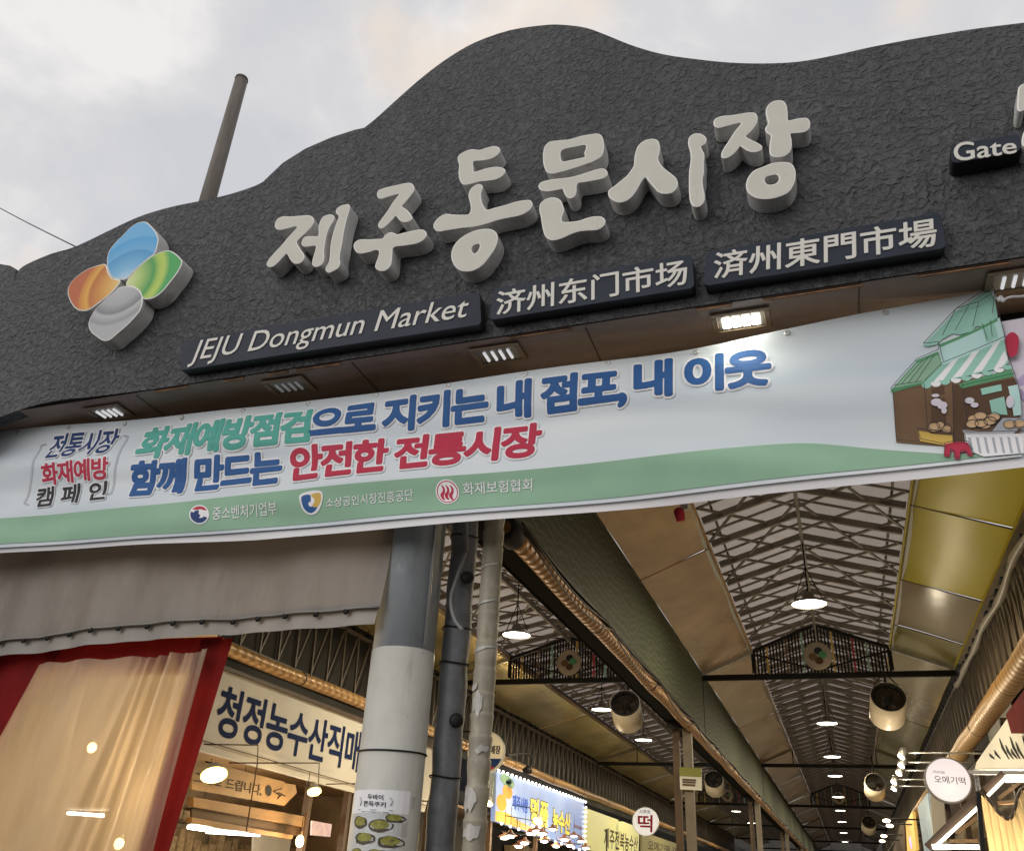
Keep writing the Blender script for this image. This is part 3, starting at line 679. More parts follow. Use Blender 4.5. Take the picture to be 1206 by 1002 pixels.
def blob(name, polys, eps0=.0085, parent=banner):
    """polys: list of (material, pixel loop, smooth?)"""
    mats = []; bm = bmesh.new()
    for k, (mt, px, sm) in enumerate(polys):
        if mt not in mats: mats.append(mt)
        pts = [onban(*p) for p in px]
        if sm: pts = [Vector((p.x, 0, p.y)) for p in smooth_loop([(p.x, p.z, 0) for p in pts], 5)]
        else: pts = [Vector((p.x, 0, p.z)) for p in pts]
        t = bmesh.new(); vs_ = [t.verts.new(p) for p in pts]
        for tr in geometry.tessellate_polygon([pts]):
            try: t.faces.new([vs_[i] for i in tr])
            except ValueError: pass
        xs = [p.x for p in pts]; zs = [p.z for p in pts]
        for lo, hi, no in ((min(xs), max(xs), (1, 0, 0)), (min(zs), max(zs), (0, 0, 1))):
            q = math.ceil(lo / .035)
            while q * .035 < hi:
                bmesh.ops.bisect_plane(t, geom=t.verts[:] + t.edges[:] + t.faces[:], plane_co=Vector(no) * (q * .035), plane_no=no); q += 1
        for v in t.verts: v.co.y = YBN + wav(v.co.x, v.co.z) - eps0 - .00018 * k
        for f in t.faces: f.material_index = mats.index(mt); f.smooth = True
        tm = bpy.data.meshes.new('t'); t.to_mesh(tm); t.free(); bm.from_mesh(tm); bpy.data.meshes.remove(tm)
    me = bpy.data.meshes.new(name); bm.to_mesh(me); bm.free()
    for mt in mats: me.materials.append(mt)
    return link(name, me, mats, parent)
def circ(cx, cy, rx, ry=None, a0=0, a1=360, n=20):
    ry = ry or rx; return [(cx + rx * math.cos(R(a0 + (a1 - a0) * k / n)), cy + ry * math.sin(R(a0 + (a1 - a0) * k / n))) for k in range(n if a1 - a0 == 360 else n + 1)]
def line(p, q, wd=1.0):
    dx, dy = q[0] - p[0], q[1] - p[1]; l = math.hypot(dx, dy); nx, ny = -dy / l * wd / 2, dx / l * wd / 2
    return [(p[0] + nx, p[1] + ny), (q[0] + nx, q[1] + ny), (q[0] - nx, q[1] - ny), (p[0] - nx, p[1] - ny)]
Z1 = lambda s: [(float(a) / 3.547, 480 + float(b) / 3.547) for a, b in (p.split(',') for p in s.split())]
blob('round_logo', [(M_PWHITE, circ(236, 606.5, 11.5), 0), (M_PNAVY, circ(236, 606.5, 10, 10, 20, 200), 0), (M_PRED, circ(236, 606.5, 10, 10, 215, 330), 0), (M_PWHITE, circ(237.5, 605.5, 5.2), 0), (M_PNAVY, circ(233.5, 606.5, 4.2, 5), 0), (M_PWHITE, circ(239, 604.5, 3.6, 3), 0)])
blob('shield_logo', [(M_PWHITE, [(355, 584), (380.5, 580), (380.5, 592), (374, 603), (366, 606), (358, 602), (355, 594)], 1), (M_PBLUE, [(357, 586), (367, 584), (368, 595), (375, 596), (372, 601), (366, 604), (360, 601), (357, 594)], 1), (M_PYEL, [(368, 584), (379, 582), (379, 591), (375, 597), (369, 597), (372, 590)], 1), (M_PWHITE, circ(367, 594.5, 2.6), 0)])
blob('flame_logo', [(M_PWHITE, circ(527.5, 580, 13.8), 0), (M_PRED, circ(527.5, 580, 12.4), 0), (M_PWHITE, circ(527.5, 580, 11.2), 0)] +
     [(M_PRED, [(x, 588), (x - 2.5, 583), (x + .8, 578), (x - .5, 572), (x + 3.2, 576), (x + 3, 581), (x + 1.6, 584), (x + 3, 589)], 1) for x in (521.5, 526.5, 531.5)])
def px_lines(name, segs, mt=M_PBLACK, wd=1.0): return blob(name, [(mt, line(a, b, wd), 0) for a, b in segs], .010 if len(segs) < 20 else .0145)
br = Z1("190,150 167,156 140,270 95,397 116,402"); br2 = Z1("505,112 525,112 490,250 465,358 440,362")
px_lines('printed_bracket', list(zip(br, br[1:])), M_PGREY, .9); px_lines('printed_bracket', list(zip(br2, br2[1:])), M_PGREY, .9)
# printed market stall at the right end of the banner
Z4 = lambda s: [(1030 + float(a) / 4.358, 330 + float(b) / 4.358) for a, b in (p.split(',') for p in s.split())]
pic = [(M_PBROWN, Z4("92,590 250,545 420,530 705,470 745,640 745,885 520,880 400,850 220,835 112,825"), 0),
       (M_PDBROWN, Z4("290,570 355,555 370,760 290,770"), 0), (M_PDBROWN, Z4("395,550 440,545 470,760 460,830 405,830"), 0), (M_PDBROWN, Z4("440,570 720,510 740,640 740,720 470,740"), 0),
       (M_PROOF, Z4("430,545 705,455 712,500 445,570"), 0),
       (M_PROOF, Z4("80,580 215,420 325,370 350,440 250,545 92,587"), 0), (M_PGREEN, Z4("100,565 215,430 325,378 345,438 250,535"), 0),
       (M_PROOF, Z4("210,415 325,365 330,380 215,430"), 0),
       (M_PMINTL, Z4("328,340 640,195 668,300 360,435 345,435"), 0),
       (M_PMINT, Z4("548,240 612,212 634,290 575,320"), 0),
       (M_PMINT, Z4("248,335 415,165 590,45 610,60 632,195 560,235 520,240 500,262 440,280 400,275 345,305 320,330 270,342"), 0),
       (M_PROOF, Z4("330,330 500,262 628,200 632,212 500,275 335,345"), 0),
       (M_PMINT, Z4("250,540 345,440 665,300 690,420 650,450 560,475 440,510 340,535 265,560"), 0)]
for a, b, c_, d_ in ((("395,418"), ("430,402"), ("350,525"), ("290,545")), (("500,372"), ("540,355"), ("445,500"), ("395,515")), (("610,325"), ("648,308"), ("550,470"), ("500,485")), (("668,355"), ("685,400"), ("660,445"), ("610,460"))):
    pic.append((M_PWHITE, Z4(' '.join((a, b, c_, d_))), 0))
for k, (cx_, cy_) in enumerate(((265, 548), (313, 540), (360, 530), (415, 520), (468, 508), (522, 493), (577, 477), (637, 458), (682, 440))):
    pic.append((M_PWHITE if k % 2 else M_PMINT, [(1030 + (cx_ + 26 * math.cos(R(q))) / 4.358, 330 + (cy_ + 22 * math.sin(R(q))) / 4.358) for q in range(-10, 200, 20)], 0))
pic += [(M_PMINT, Z4("540,572 645,548 650,582 548,605"), 0), (M_PMINT, Z4("585,632 660,612 680,700 600,695"), 0), (M_PMINTL, Z4("680,560 735,548 750,700 712,705"), 0),
        (M_PYEL, Z4("222,770 400,795 402,852 235,822"), 0), (M_PDBROWN, Z4("265,768 400,780 400,795 290,785"), 0)]
for cx_, cy_, rx_, ry_ in ((305, 755, 28, 20), (335, 748, 22, 18), (370, 765, 22, 16)): pic.append((M_PBREAD, circ(1030 + cx_ / 4.358, 330 + cy_ / 4.358, rx_ / 4.358, ry_ / 4.358), 0))
pic += [(M_PGREY, Z4("450,770 600,780 655,715 770,715 770,740 700,800 470,800"), 0), (M_PWHITE, Z4("460,790 765,790 765,890 560,908 500,880 470,850"), 0)]
for x in range(480, 760, 40): pic.append((M_PGREY, Z4("%d,805 %d,808 %d,890 %d,888" % (x, x + 14, x + 30, x + 16)), 0))
for cx_, cy_ in ((500, 742), (545, 740), (565, 745), (510, 720), (560, 718), (610, 712), (590, 730), (540, 706), (690, 748), (740, 745)): pic.append((M_PBREAD, circ(1030 + cx_ / 4.358, 330 + cy_ / 4.358, 7.2, 4.2), 0))
for cx_, cy_, rx_, ry_ in ((310, 608, 20, 8), (315, 640, 28, 18), (345, 655, 26, 18), (355, 680, 14, 14), (484, 634, 24, 15), (510, 655, 20, 12), (690, 640, 20, 30)): pic.append((M_BANLILAC, circ(1030 + cx_ / 4.358, 330 + cy_ / 4.358, rx_ / 4.358, ry_ / 4.358), 0))
pic += [(M_PRED, Z4("360,840 430,828 480,835 505,905 480,905 465,880 440,885 435,922 410,920 405,880 390,870 385,910 355,905"), 0)]
blob('printed_market_stall', pic, .0062)
ol = Z4("92,587 80,580 215,420 325,368 328,330 248,338 415,165 590,45 610,60 634,195 668,300 690,420 712,500 745,640")
def ring(px_): return list(zip(px_, px_[1:] + px_[:1]))
seg = []
for cx_, cy_ in ((500, 742), (545, 740), (590, 730), (540, 706), (610, 712), (690, 748), (740, 745)): seg += ring(circ(1030 + cx_ / 4.358, 330 + cy_ / 4.358, 7.4, 4.4, n=12))
for cx_, cy_, rx_, ry_ in ((305, 755, 28, 20), (340, 748, 22, 18), (370, 765, 22, 16)): seg += ring(circ(1030 + cx_ / 4.358, 330 + cy_ / 4.358, rx_ / 4.358, ry_ / 4.358, n=12))
seg += ring(Z4("360,840 430,828 480,835 505,905 480,905 465,880 440,885 435,922 410,920 405,880 390,870 385,910 355,905"))
seg += list(zip(ol, ol[1:])) + [tuple(Z4(s)) for s in ("92,587 112,825", "112,825 222,835", "345,440 668,300", "250,545 345,440", "100,565 240,545", "415,165 530,130", "530,130 612,80", "415,165 345,300", "480,150 410,275", "530,130 500,255", "612,80 600,190", "135,560 245,430", "170,555 275,410", "210,548 305,400", "440,570 712,500", "250,560 270,770", "395,550 405,830", "440,545 470,740", "220,770 235,822", "222,770 400,795", "235,822 360,850", "460,800 470,850", "470,850 500,880", "450,770 600,780", "600,780 655,715", "460,790 765,790", "328,340 350,435", "548,240 575,320", "590,225 600,305")]
px_lines('printed_outline', seg, M_PBLACK, .75)
blob('printed_balloon', [(M_PRED, Z4("668,320 680,280 710,265 738,285 742,325 725,380 695,385 680,355"), 1)], .0045)
mb = MB(); pz = [onban(1166.5, 341), onban(1176, 356) + Vector((0, -.02, 0)), onban(1190, 352) + Vector((0, -.02, 0)), onban(1215, 347), onban(1300, 325)]
mb.tube(smooth_open(pz, 5), .008, 6)
for k in range(3): mb.sphere(pz[1] + Vector((.01 * k, -.01, .012 * math.sin(k * 2))), .014)
mb.build('tie_cord', M_PWHITE, banner)
# plain back banner showing below
b2_bot = [onban(*p) for p in ((-70, 656), (0, 650), (170, 639.5), (300, 633), (450, 621), (640, 605), (790, 591.5), (940, 577), (1080, 563), (1230, 546))]
b2_top = [p + Vector((0, 0, .08)) for p in b_bot[:-1]] + [onban(1232, 480)]
bk = thing('back_banner', 'plain white banner hung behind the printed one, its lower edge showing', 'banner', (-2.8, YBN + .03, 3.7))
bansurf(b2_top, b2_bot, M_BANWHITE, 'sheet', bk, .022, 120, 8)
# next banner to the right
b3 = thing('lilac_banner', 'pale lilac banner starting at the right end of the printed banner', 'banner', (2.4, YBN + .06, 3.7))
t3 = [onban(1172, 376.5), onban(1206, 371), onban(1300, 355), onban(1600, 300)]; o3 = [onban(1196, 543), onban(1230, 538), onban(1320, 525), onban(1630, 480)]
bansurf(t3, o3, M_BANLILAC, 'sheet', b3, .034, 40, 14)
def lil(px): return [Vector((p.x, YBN + .034 + wav(p.x, p.z) - .004, p.z)) for p in (onban(*q) for q in px)]
mb = MB(); mb.flat(lil([(1197, 446), (1212, 432), (1240, 440), (1250, 470), (1225, 480), (1204, 470)])); mb.flat(lil([(1199, 500), (1230, 495), (1236, 520), (1203, 522)]))
mb.build('printed_shape', M_PLILAC, b3)

# ------------------------------------------------------------------ pole, wrapped pipes, far pole, overhead wire
PR, PX = .217, -2.785
pl = thing('utility_pole', 'thick grey-blue pole with a cream painted lower half in front of the aisles', 'pole', (-2.77, 5.5, 0))
mb = MB().tube([(PX, 5.5, 2.98), (PX, 5.5, 5.6), (PX + .01, 5.5, 5.8)], [PR, PR, PR - .006], 44); mb.build('shaft', M_POLE, pl)
mb = MB().tube([(PX, 5.5, 0), (PX, 5.5, 1.5), (PX, 5.5, 2.98)], [PR + .005, PR + .004, PR + .003], 44); mb.build('painted_base', M_POLEW, pl)
mb = MB()
zc = at(470, 882, 5.29).z
mb.tube([(PX + (PR + .008) * math.cos(R(a)), 5.5 + (PR + .008) * math.sin(R(a)), zc + .004 * math.sin(R(a))) for a in range(0, 361, 12)], .006, 6)
mb.build('wire_band', M_DARK, pl)
mb = MB()
mb.tube([(PX + PR - .012, 5.5 - .1, 3.0), (PX + PR - .015, 5.5 - .1, 5.2)], .012, 6); mb.build('conduit', M_SILVER, pl)
# poster wrapped on the pole
pz0, pz1 = 1.5, at(440, 932, 5.29).z + .005
def onpole(px, y, r): # pixel column on the pole surface
    P = at(px, y, 5.29); r += PR - .183; a = math.asin(max(-.98, min(.98, (P.x - PX) / r))); return Vector((PX + r * math.sin(a), 5.5 - r * math.cos(a), P.z))
def polepatch(x0, x1, y0, y1, r, nx=14):
    bm = MB(); a = []
    for i in range(nx + 1):
        x = x0 + (x1 - x0) * i / nx; a.append((onpole(x - (y0 - 932) * .1, y0, r), onpole(x - (y1 - 932) * .1, y1, r)))
    for p, q in zip(a, a[1:]): bm.face([p[0], p[1], q[1], q[0]])
    return bm
ps = thing('cookie_poster', 'white paper flyer for cookies pasted round the cream pole base', 'poster', (-2.8, 5.32, 1.5))
polepatch(412.5, 474, 929.5, 957, .188).build('title_paper', M_PWHITE, ps)
M_COOK = mat('cookie_photo', (0.50, 0.51, 0.50), 0.4, col2=(0.13, 0.12, 0.035), vscale=13, distort=.8, detail=4)
M_COOK.node_tree.nodes['Color Ramp'].color_ramp.elements[0].position = .46; M_COOK.node_tree.nodes['Color Ramp'].color_ramp.elements[1].position = .54
polepatch(413, 469, 957.5, 1040, .187).build('cookie_picture', mat('poster_backdrop', (.50, .52, .53), .45, var=.2, vscale=9), ps)
M_CK = [mat('cookie_plate', (.62, .63, .62), .5), mat('cookie_crust', (.07, .055, .035), .6, var=.3, vscale=30), mat('cookie_filling', (.34, .31, .06), .6, col2=(.16, .17, .03), vscale=40)]
mb = MB(); random.seed(31)
for n_, (x, y, rx, ry) in enumerate(((424, 968, 10, 8), (447, 972, 14, 8), (461, 963, 9, 6), (430, 987, 13, 8), (456, 991, 12, 8), (420, 1004, 9, 6), (443, 1006, 13, 7))):
    for k, (f_, dr) in enumerate(((1.15, .0004), (1.0, .0010), (.72, .0016))):
        pts = [onpole(x + rx * f_ * math.cos(R(q)) * random.uniform(.86, 1.06), y + ry * f_ * math.sin(R(q)) * random.uniform(.8, 1.06) - (1.5 if k == 2 else 0), .1875 + dr + .0002 * n_) for q in range(0, 360, 24)]
        c_ = sum(pts, Vector()) / len(pts); cc = Vector((c_.x - PX, c_.y - 5.5, 0)).normalized() * (.1875 + dr + .0002 * n_ + PR - .183); c_ = Vector((PX + cc.x, 5.5 + cc.y, c_.z))
        for a, b in zip(pts, pts[1:] + pts[:1]): mb.face([c_, a, b], k)
mb.build('printed_cookies', M_CK, ps)
for x0_, x1_, y0_, y1_ in ((470, 474, 962, 985), (475, 477.5, 935, 950)): polepatch(x0_, x1_, y0_, y1_, .1868, 4).build('paper_scrap', M_TAPE, pl)
def poletext(body, px, off):
    me = text_mesh(body, off, 0); x0, y0, x1, y1 = bbox2(me)
    for v in me.vertices:
        u = (v.co.x - x0) / (x1 - x0); t = (v.co.y - y0) / (y1 - y0)
        x = (px[3][0] * (1 - u) + px[2][0] * u) * (1 - t) + (px[0][0] * (1 - u) + px[1][0] * u) * t
        y = (px[3][1] * (1 - u) + px[2][1] * u) * (1 - t) + (px[0][1] * (1 - u) + px[1][1] * u) * t
        v.co = onpole(x, y, .1905)
    return me
link('lettering', poletext('두바이', [(434, 934.5), (451.5, 935.5), (451.5, 942), (434, 941)], .02), M_PBLACK, ps)
link('lettering', poletext('쫀득쿠키', [(429, 942.5), (454, 944), (453.5, 950.5), (428.5, 949)], .02), M_PBLACK, ps)
mb = MB()
for y, x0, x1 in ((952.6, 421, 460), (955, 426, 456)):
    p, q = onpole(x0, y, .190), onpole(x1, y + 1, .190); mid = onpole((x0 + x1) / 2, y + .5, .1905); mb.tube([p, mid, q], .0035, 4)
for x in (424, 458): mb.tube([onpole(x, 938, .190), onpole(x + 2, 943, .190), onpole(x, 948, .190)], .004, 4)
mb.build('printed_ornament', M_PGREY, ps)

dk = thing('dark_wrapped_pipe', 'dark plastic-wrapped pipe right beside the grey pole', 'pipe', (-2.47, 5.75, 0))
random.seed(3)
mb = MB().tube([(-2.50 + .004 * math.sin(k * 1.7), 5.75, k * .14) for k in range(0, 41)], [.098 + .003 * math.sin(k * 2.3) + .003 * random.random() for k in range(41)], 24); mb.build('wrapped_shaft', M_WRAPDK, dk)
for z in (2.55, 3.55): MB().lathe([(.045, -.02), (.05, 0), (.035, .02), (0, .02)], (-2.40, 5.63, z), (.5, -1, 0), 14).build('fitting', M_DARK, dk)
for z in (2.2, 2.95, 3.2, 3.9): MB().tube([(-2.50 + .107 * math.cos(R(a)), 5.75 + .107 * math.sin(R(a)), z + .008 * math.sin(R(a * 2))) for a in range(0, 361, 15)], .006, 5, cap=False).build('cable_tie', M_DARK, dk)
tp = thing('tan_wrapped_pipe', 'thin pipe bandaged in tan tape with peeling foil patches', 'pipe', (-2.16, 5.5, 0))
def wrap_r(z):
    f_ = (z * 6.2 + .25 * math.sin(z * 5)) % 1.0; return .070 + .008 * f_ - (.007 if f_ > .93 else 0) + .002 * math.sin(z * 37)
zs = [k * .01 for k in range(0, 580)]
mb = MB().tube([(-2.165, 5.5, z) for z in zs], [wrap_r(z) for z in zs], 24); mb.build('wrapped_shaft', M_WRAP, tp)
for z, h, ac, aw in ((2.05, .07, 255, 38), (2.62, .075, 262, 30), (2.98, .012, 270, 85), (3.3, .007, 268, 80), (3.56, .006, 272, 85), (1.86, .05, 275, 45), (2.33, .025, 300, 35), (2.74, .03, 238, 22)):
    mb = MB(); lp = smooth_loop([((ac + aw * math.cos(R(q)) * random.uniform(.75, 1.1)) / 60, z + h * math.sin(R(q)) * random.uniform(.45, 1.3), 0) for q in range(0, 360, 24)], 2)
    fl_ = MB(); fl_.flat(lp)
    for v_ in (-1, 0, 1, 2, 3, 4, 5, 6):
        bmesh.ops.bisect_plane(fl_.bm, geom=fl_.bm.verts[:] + fl_.bm.edges[:] + fl_.bm.faces[:], plane_co=(ac / 60 - .9 + .28 * v_, 0, 0), plane_no=(1, 0, 0))
    for v in fl_.bm.verts:
        a = R(v.co.x * 60); v.co = Vector((-2.165 + .0815 * math.cos(a), 5.5 + .0815 * math.sin(a), v.co.y + .02 * (v.co.x * 60 - 270) / 60))
    mb.bm.free(); mb = fl_
    mb.build('foil_patch', M_TAPE, tp)
mb = MB()
mb.tube(smooth_open([at(547, 628, 5.6), at(548, 650, 5.6), at(538, 680, 5.58), at(531, 705, 5.55), at(535, 728, 5.5), at(545, 742, 5.5)], 6), .014, 8); mb.tube([at(549, 605, 5.6), at(549, 650, 5.6)], .018, 8)
tag(mb.build('hanging_cable', M_GCABLE, None, at(547, 640, 5.6)), 'loose grey cable loop hanging between the two wrapped pipes', 'cable')
fp = thing('distant_pole', 'bare weathered pole rising behind the left shoulder of the gate', 'pole', (-6.2, 6.0, 0))
mb = MB().tube([(-6.2, 6, 0), (-6.2, 6, 8.4), (-6.2, 6, 10.44)], [.12, .092, .078], 18); mb.build('shaft', M_WOODPOLE, fp)
mb = MB().tube([(-6.2, 6, 10.44), (-6.2, 6, 10.47)], [.084, .08], 18); mb.build('cap', M_WOODPOLE, fp)
mb = MB(); A, B = at(-60, 208, 9), at(100, 296, 5.4); pts = [A.lerp(B, k / 12) - Vector((0, 0, .06 * math.sin(math.pi * k / 12))) for k in range(13)]
mb.tube(pts, .008, 6); tag(mb.build('overhead_wire', M_CABLE, None, A), 'thin overhead wire running down to the left of the gate', 'wire')

# ------------------------------------------------------------------ tarpaulin and vinyl curtain on the left
tarp = thing('tarpaulin_awning', 'grey tarpaulin valance with eyelets hanging under the banner on the left', 'awning', (-6, 5.3, 3.0))
def tarpY(x, z): return 5.22 + .10 * (z - 3.0) + .03 * math.sin(3.1 * x + .6 * z) + .014 * math.sin(7.3 * x - 2 * z) + .010 * math.sin(15 * x + 3.5 * z + 2 * math.sin(1.3 * x)) * max(0, min(1, (4.6 - z) / 1.2)) + .01 * math.sin(1.2 * x + 5 * z)
hem_px = [(-70, 768), (0, 754), (60, 748), (130, 740.5), (220, 731), (330, 725.5), (440, 717)]
low_px = [(-70, 781), (0, 769.5), (60, 764.5), (130, 757), (220, 748.5), (235, 746), (330, 742), (441, 735)]
hem = [at(x, y, 5.22) for x, y in hem_px]; low = [at(x, y, 5.22) for x, y in low_px]
def sheet(name, top_f, bot_f, x0, x1, dy, mt, parent, nx=90, nz=14):
    bm = bmesh.new(); cols = []
    for i in range(nx + 1):
        x = x0 + (x1 - x0) * i / nx; a, b = top_f(x), bot_f(x)
        cols.append([bm.verts.new((x, tarpY(x, a + (b - a) * k / nz) + dy, a + (b - a) * k / nz)) for k in range(nz + 1)])
    for a, b in zip(cols, cols[1:]):
        for k in range(nz): bm.faces.new((a[k], a[k + 1], b[k + 1], b[k])).smooth = True
    me = bpy.data.meshes.new(name); bm.to_mesh(me); bm.free(); return link(name, me, mt, parent)
XR = -2.865
sheet('sheet', lambda x: 4.95, lambda x: interp(hem, x), -8.6, XR, 0, M_TARP, tarp)
sheet('hem_flap', lambda x: interp(hem, x) + .05, lambda x: interp(low, x), -8.6, XR - .02, .018, M_TARPH, tarp, 90, 4)
mb = MB()
for i in range(61):
    pass
pts = [Vector((-8.6 + (XR + 8.6) * i / 60, 0, 0)) for i in range(61)]
pts = [Vector((p.x, tarpY(p.x, interp(hem, p.x)) - .012, interp(hem, p.x) + .01)) for p in pts]
mb.tube(pts, .009, 6); mb.build('lacing_cord', M_TARPH, tarp)
mb = MB()
x = -8.5
while x < XR:
    z = interp(hem, x) - .008; MB().lathe([(.018, 0), (.024, -.012), (0, -.014)], (x, tarpY(x, z) - .004, z), (0, 1, 0), 10).build('eyelet', M_DARK, tarp); x += .245
tag_vn = thing('vinyl_curtain', 'red-framed translucent vinyl curtain glowing with warm light below the tarpaulin', 'curtain', (-5, 5.3, 1.4))
def frame_xy(u, z):    # u 0..1 along the curtain, z height
    sl = (3.08 - z)
    return -9.0 + u * 5.0 - .11 * sl * u, 5.32 + .05 * u
def curt(name, f_u0, f_u1, z0, z1, mt, dy, fold, nx=100, nz=24):
    bm = bmesh.new(); cols = []
    for i in range(nx + 1):
        t = i / nx; col = []
        for k in range(nz + 1):
            z = (z1(t) if callable(z1) else z1) * (1 - k / nz) + z0 * k / nz
            u = f_u0(z) + (f_u1(z) - f_u0(z)) * t; X, Y = frame_xy(u, z)
            col.append(bm.verts.new((X, Y + dy + fold(t, z, X), z)))
        cols.append(col)
    for a, b in zip(cols, cols[1:]):
        for k in range(nz): bm.faces.new((a[k], a[k + 1], b[k + 1], b[k])).smooth = True
    me = bpy.data.meshes.new(name); bm.to_mesh(me); bm.free(); return link(name, me, mt, tag_vn)
def uof(px, y):
    P = at(px, y, 5.35); return (P.x + 9.0) / (5.0 - .11 * (3.08 - P.z)), P.z
ua = uof(50, 780); ub = uof(0, 870); uc = uof(246, 768); ud = uof(178, 1002)
uL = lambda z: ua[0] + (ub[0] - ua[0]) * (ua[1] - z) / (ua[1] - ub[1])
uR = lambda z: uc[0] + (ud[0] - uc[0]) * (uc[1] - z) / (uc[1] - ud[1])
# red cloth: top band, left part and right border
ur_edge = uof(266, 752)[0], uof(190, 1002)
uE = lambda z: ur_edge[0] + (ur_edge[1][0] - ur_edge[0]) * (3.04 - z) / (3.04 - ur_edge[1][1])
curt('red_border', lambda z: uR(z) - .035, uE, 0.9, 3.12, M_RED, .07, lambda t, z, X: .01 * math.sin(30 * t), 12)
curt('red_side', lambda z: 0.0, lambda z: uL(z) + .004, 0.9, 3.12, M_RED, .07, lambda t, z, X: .02 * math.sin(9 * X + z), 50)
zt = lambda t: uc[1] + .02 - .075 * (1 - t) + .012 * math.sin(26 * t) * (1 - .5 * t)
curt('red_header', lambda z: uL(2.9) - .01, lambda z: uR(3.0), 2.86, 3.14, M_RED, .085, lambda t, z, X: .006 * math.sin(7 * X), 60, 6)
def vf(t, z, X):
    g_ = max(0, min(1, (t - .60) / .06))
    a = .030 * math.sin(7 * t + 1.1 * z) + .007 * math.sin(23 * t + 2.2 * z) + .0035 * math.sin(57 * t - 4 * z + 2 * math.sin(9 * t))
    return a + g_ * (.055 * abs(math.sin(33 * t + .5 * z + 1.6 * math.sin(9 * t))) - .02 + .018 * math.sin(57 * t + 1 + .9 * z) + .012 * abs(math.sin(80 * t + 1.5 * z)))
curt('clear_sheet', uL, uR, 0.9, zt, M_VINYL, -.02, vf, 160, 30)
# stall behind the curtain
M_STALLW = mat('stall_interior_sheet', (0.55, 0.42, 0.26), 0.7, var=0.25, vscale=1.2)
sw = thing('curtained_stall', 'beige-walled food stall behind the vinyl curtain', 'stall', (-6.8, 7.2, 0))
mb = MB().box((-9.6, 7.9, 0), (-6.35, 7.95, 3.2)); mb.build('back_wall', M_STALLW, sw)
mb = MB().box((-9.25, 5.5, 0), (-9.2, 7.9, 3.2)); mb.build('side_wall', M_STALLW, sw)
mb = MB().box((-9.2, 6.9, 0), (-5.6, 7.5, .95)); mb.build('counter', M_WOODD, sw)
mb = MB().prism([Vector(p) for p in ((-9.6, 5.45, 3.2), (-4.35, 5.45, 3.2), (-6.3, 7.95, 3.2), (-9.6, 7.95, 3.2))], (0, 0, .04)); mb.build('ceiling', M_STALLW, sw)
for (x, y, Y_, lab) in ((108, 880, 6.2, 'warm bulb glowing through the middle of the vinyl curtain'), (140, 993, 6.2, 'warm bulb low behind the folds of the vinyl curtain'), (208, 899, 5.7, 'warm bulb at the right edge of the vinyl curtain')):
    P = at(x, y, Y_); t = thing('stall_bulb', lab, 'lamp', P, 'bulbs behind the vinyl curtain')
    MB().sphere(P, .036, seg=14, sc=(1, 1, 1.2)).build('bulb', M_WARM, t); lamp_light('bulb_light', 'POINT', P + Vector((0, .09, 0)), 12, (1.0, .70, .36), .05, t); MB().tube([P + Vector((0, 0, .05)), P + Vector((0, 0, .13))], .022, 10).build('socket', M_DARK, t)
    MB().tube([P + Vector((0, 0, .13)), Vector((P.x, P.y, 3.2))], .004, 5).build('flex', M_CABLE, t)
P, Q = at(80, 957, 6.6), at(122, 960, 6.6)
t = thing('tube_light', 'white fluorescent tube seen through the left half of the vinyl curtain', 'lamp', P)
MB().tube([P, Q], .014, 10).build('tube', M_TUBE, t); MB().box(P + Vector((-.03, -.03, .03)), Q + Vector((.03, .03, .06))).build('batten', M_PWHITE, t)
for E_ in (P, Q): MB().tube([E_ + Vector((0, 0, .06)), Vector((E_.x, E_.y, 3.2))], .004, 5).build('hanger', M_CABLE, t)

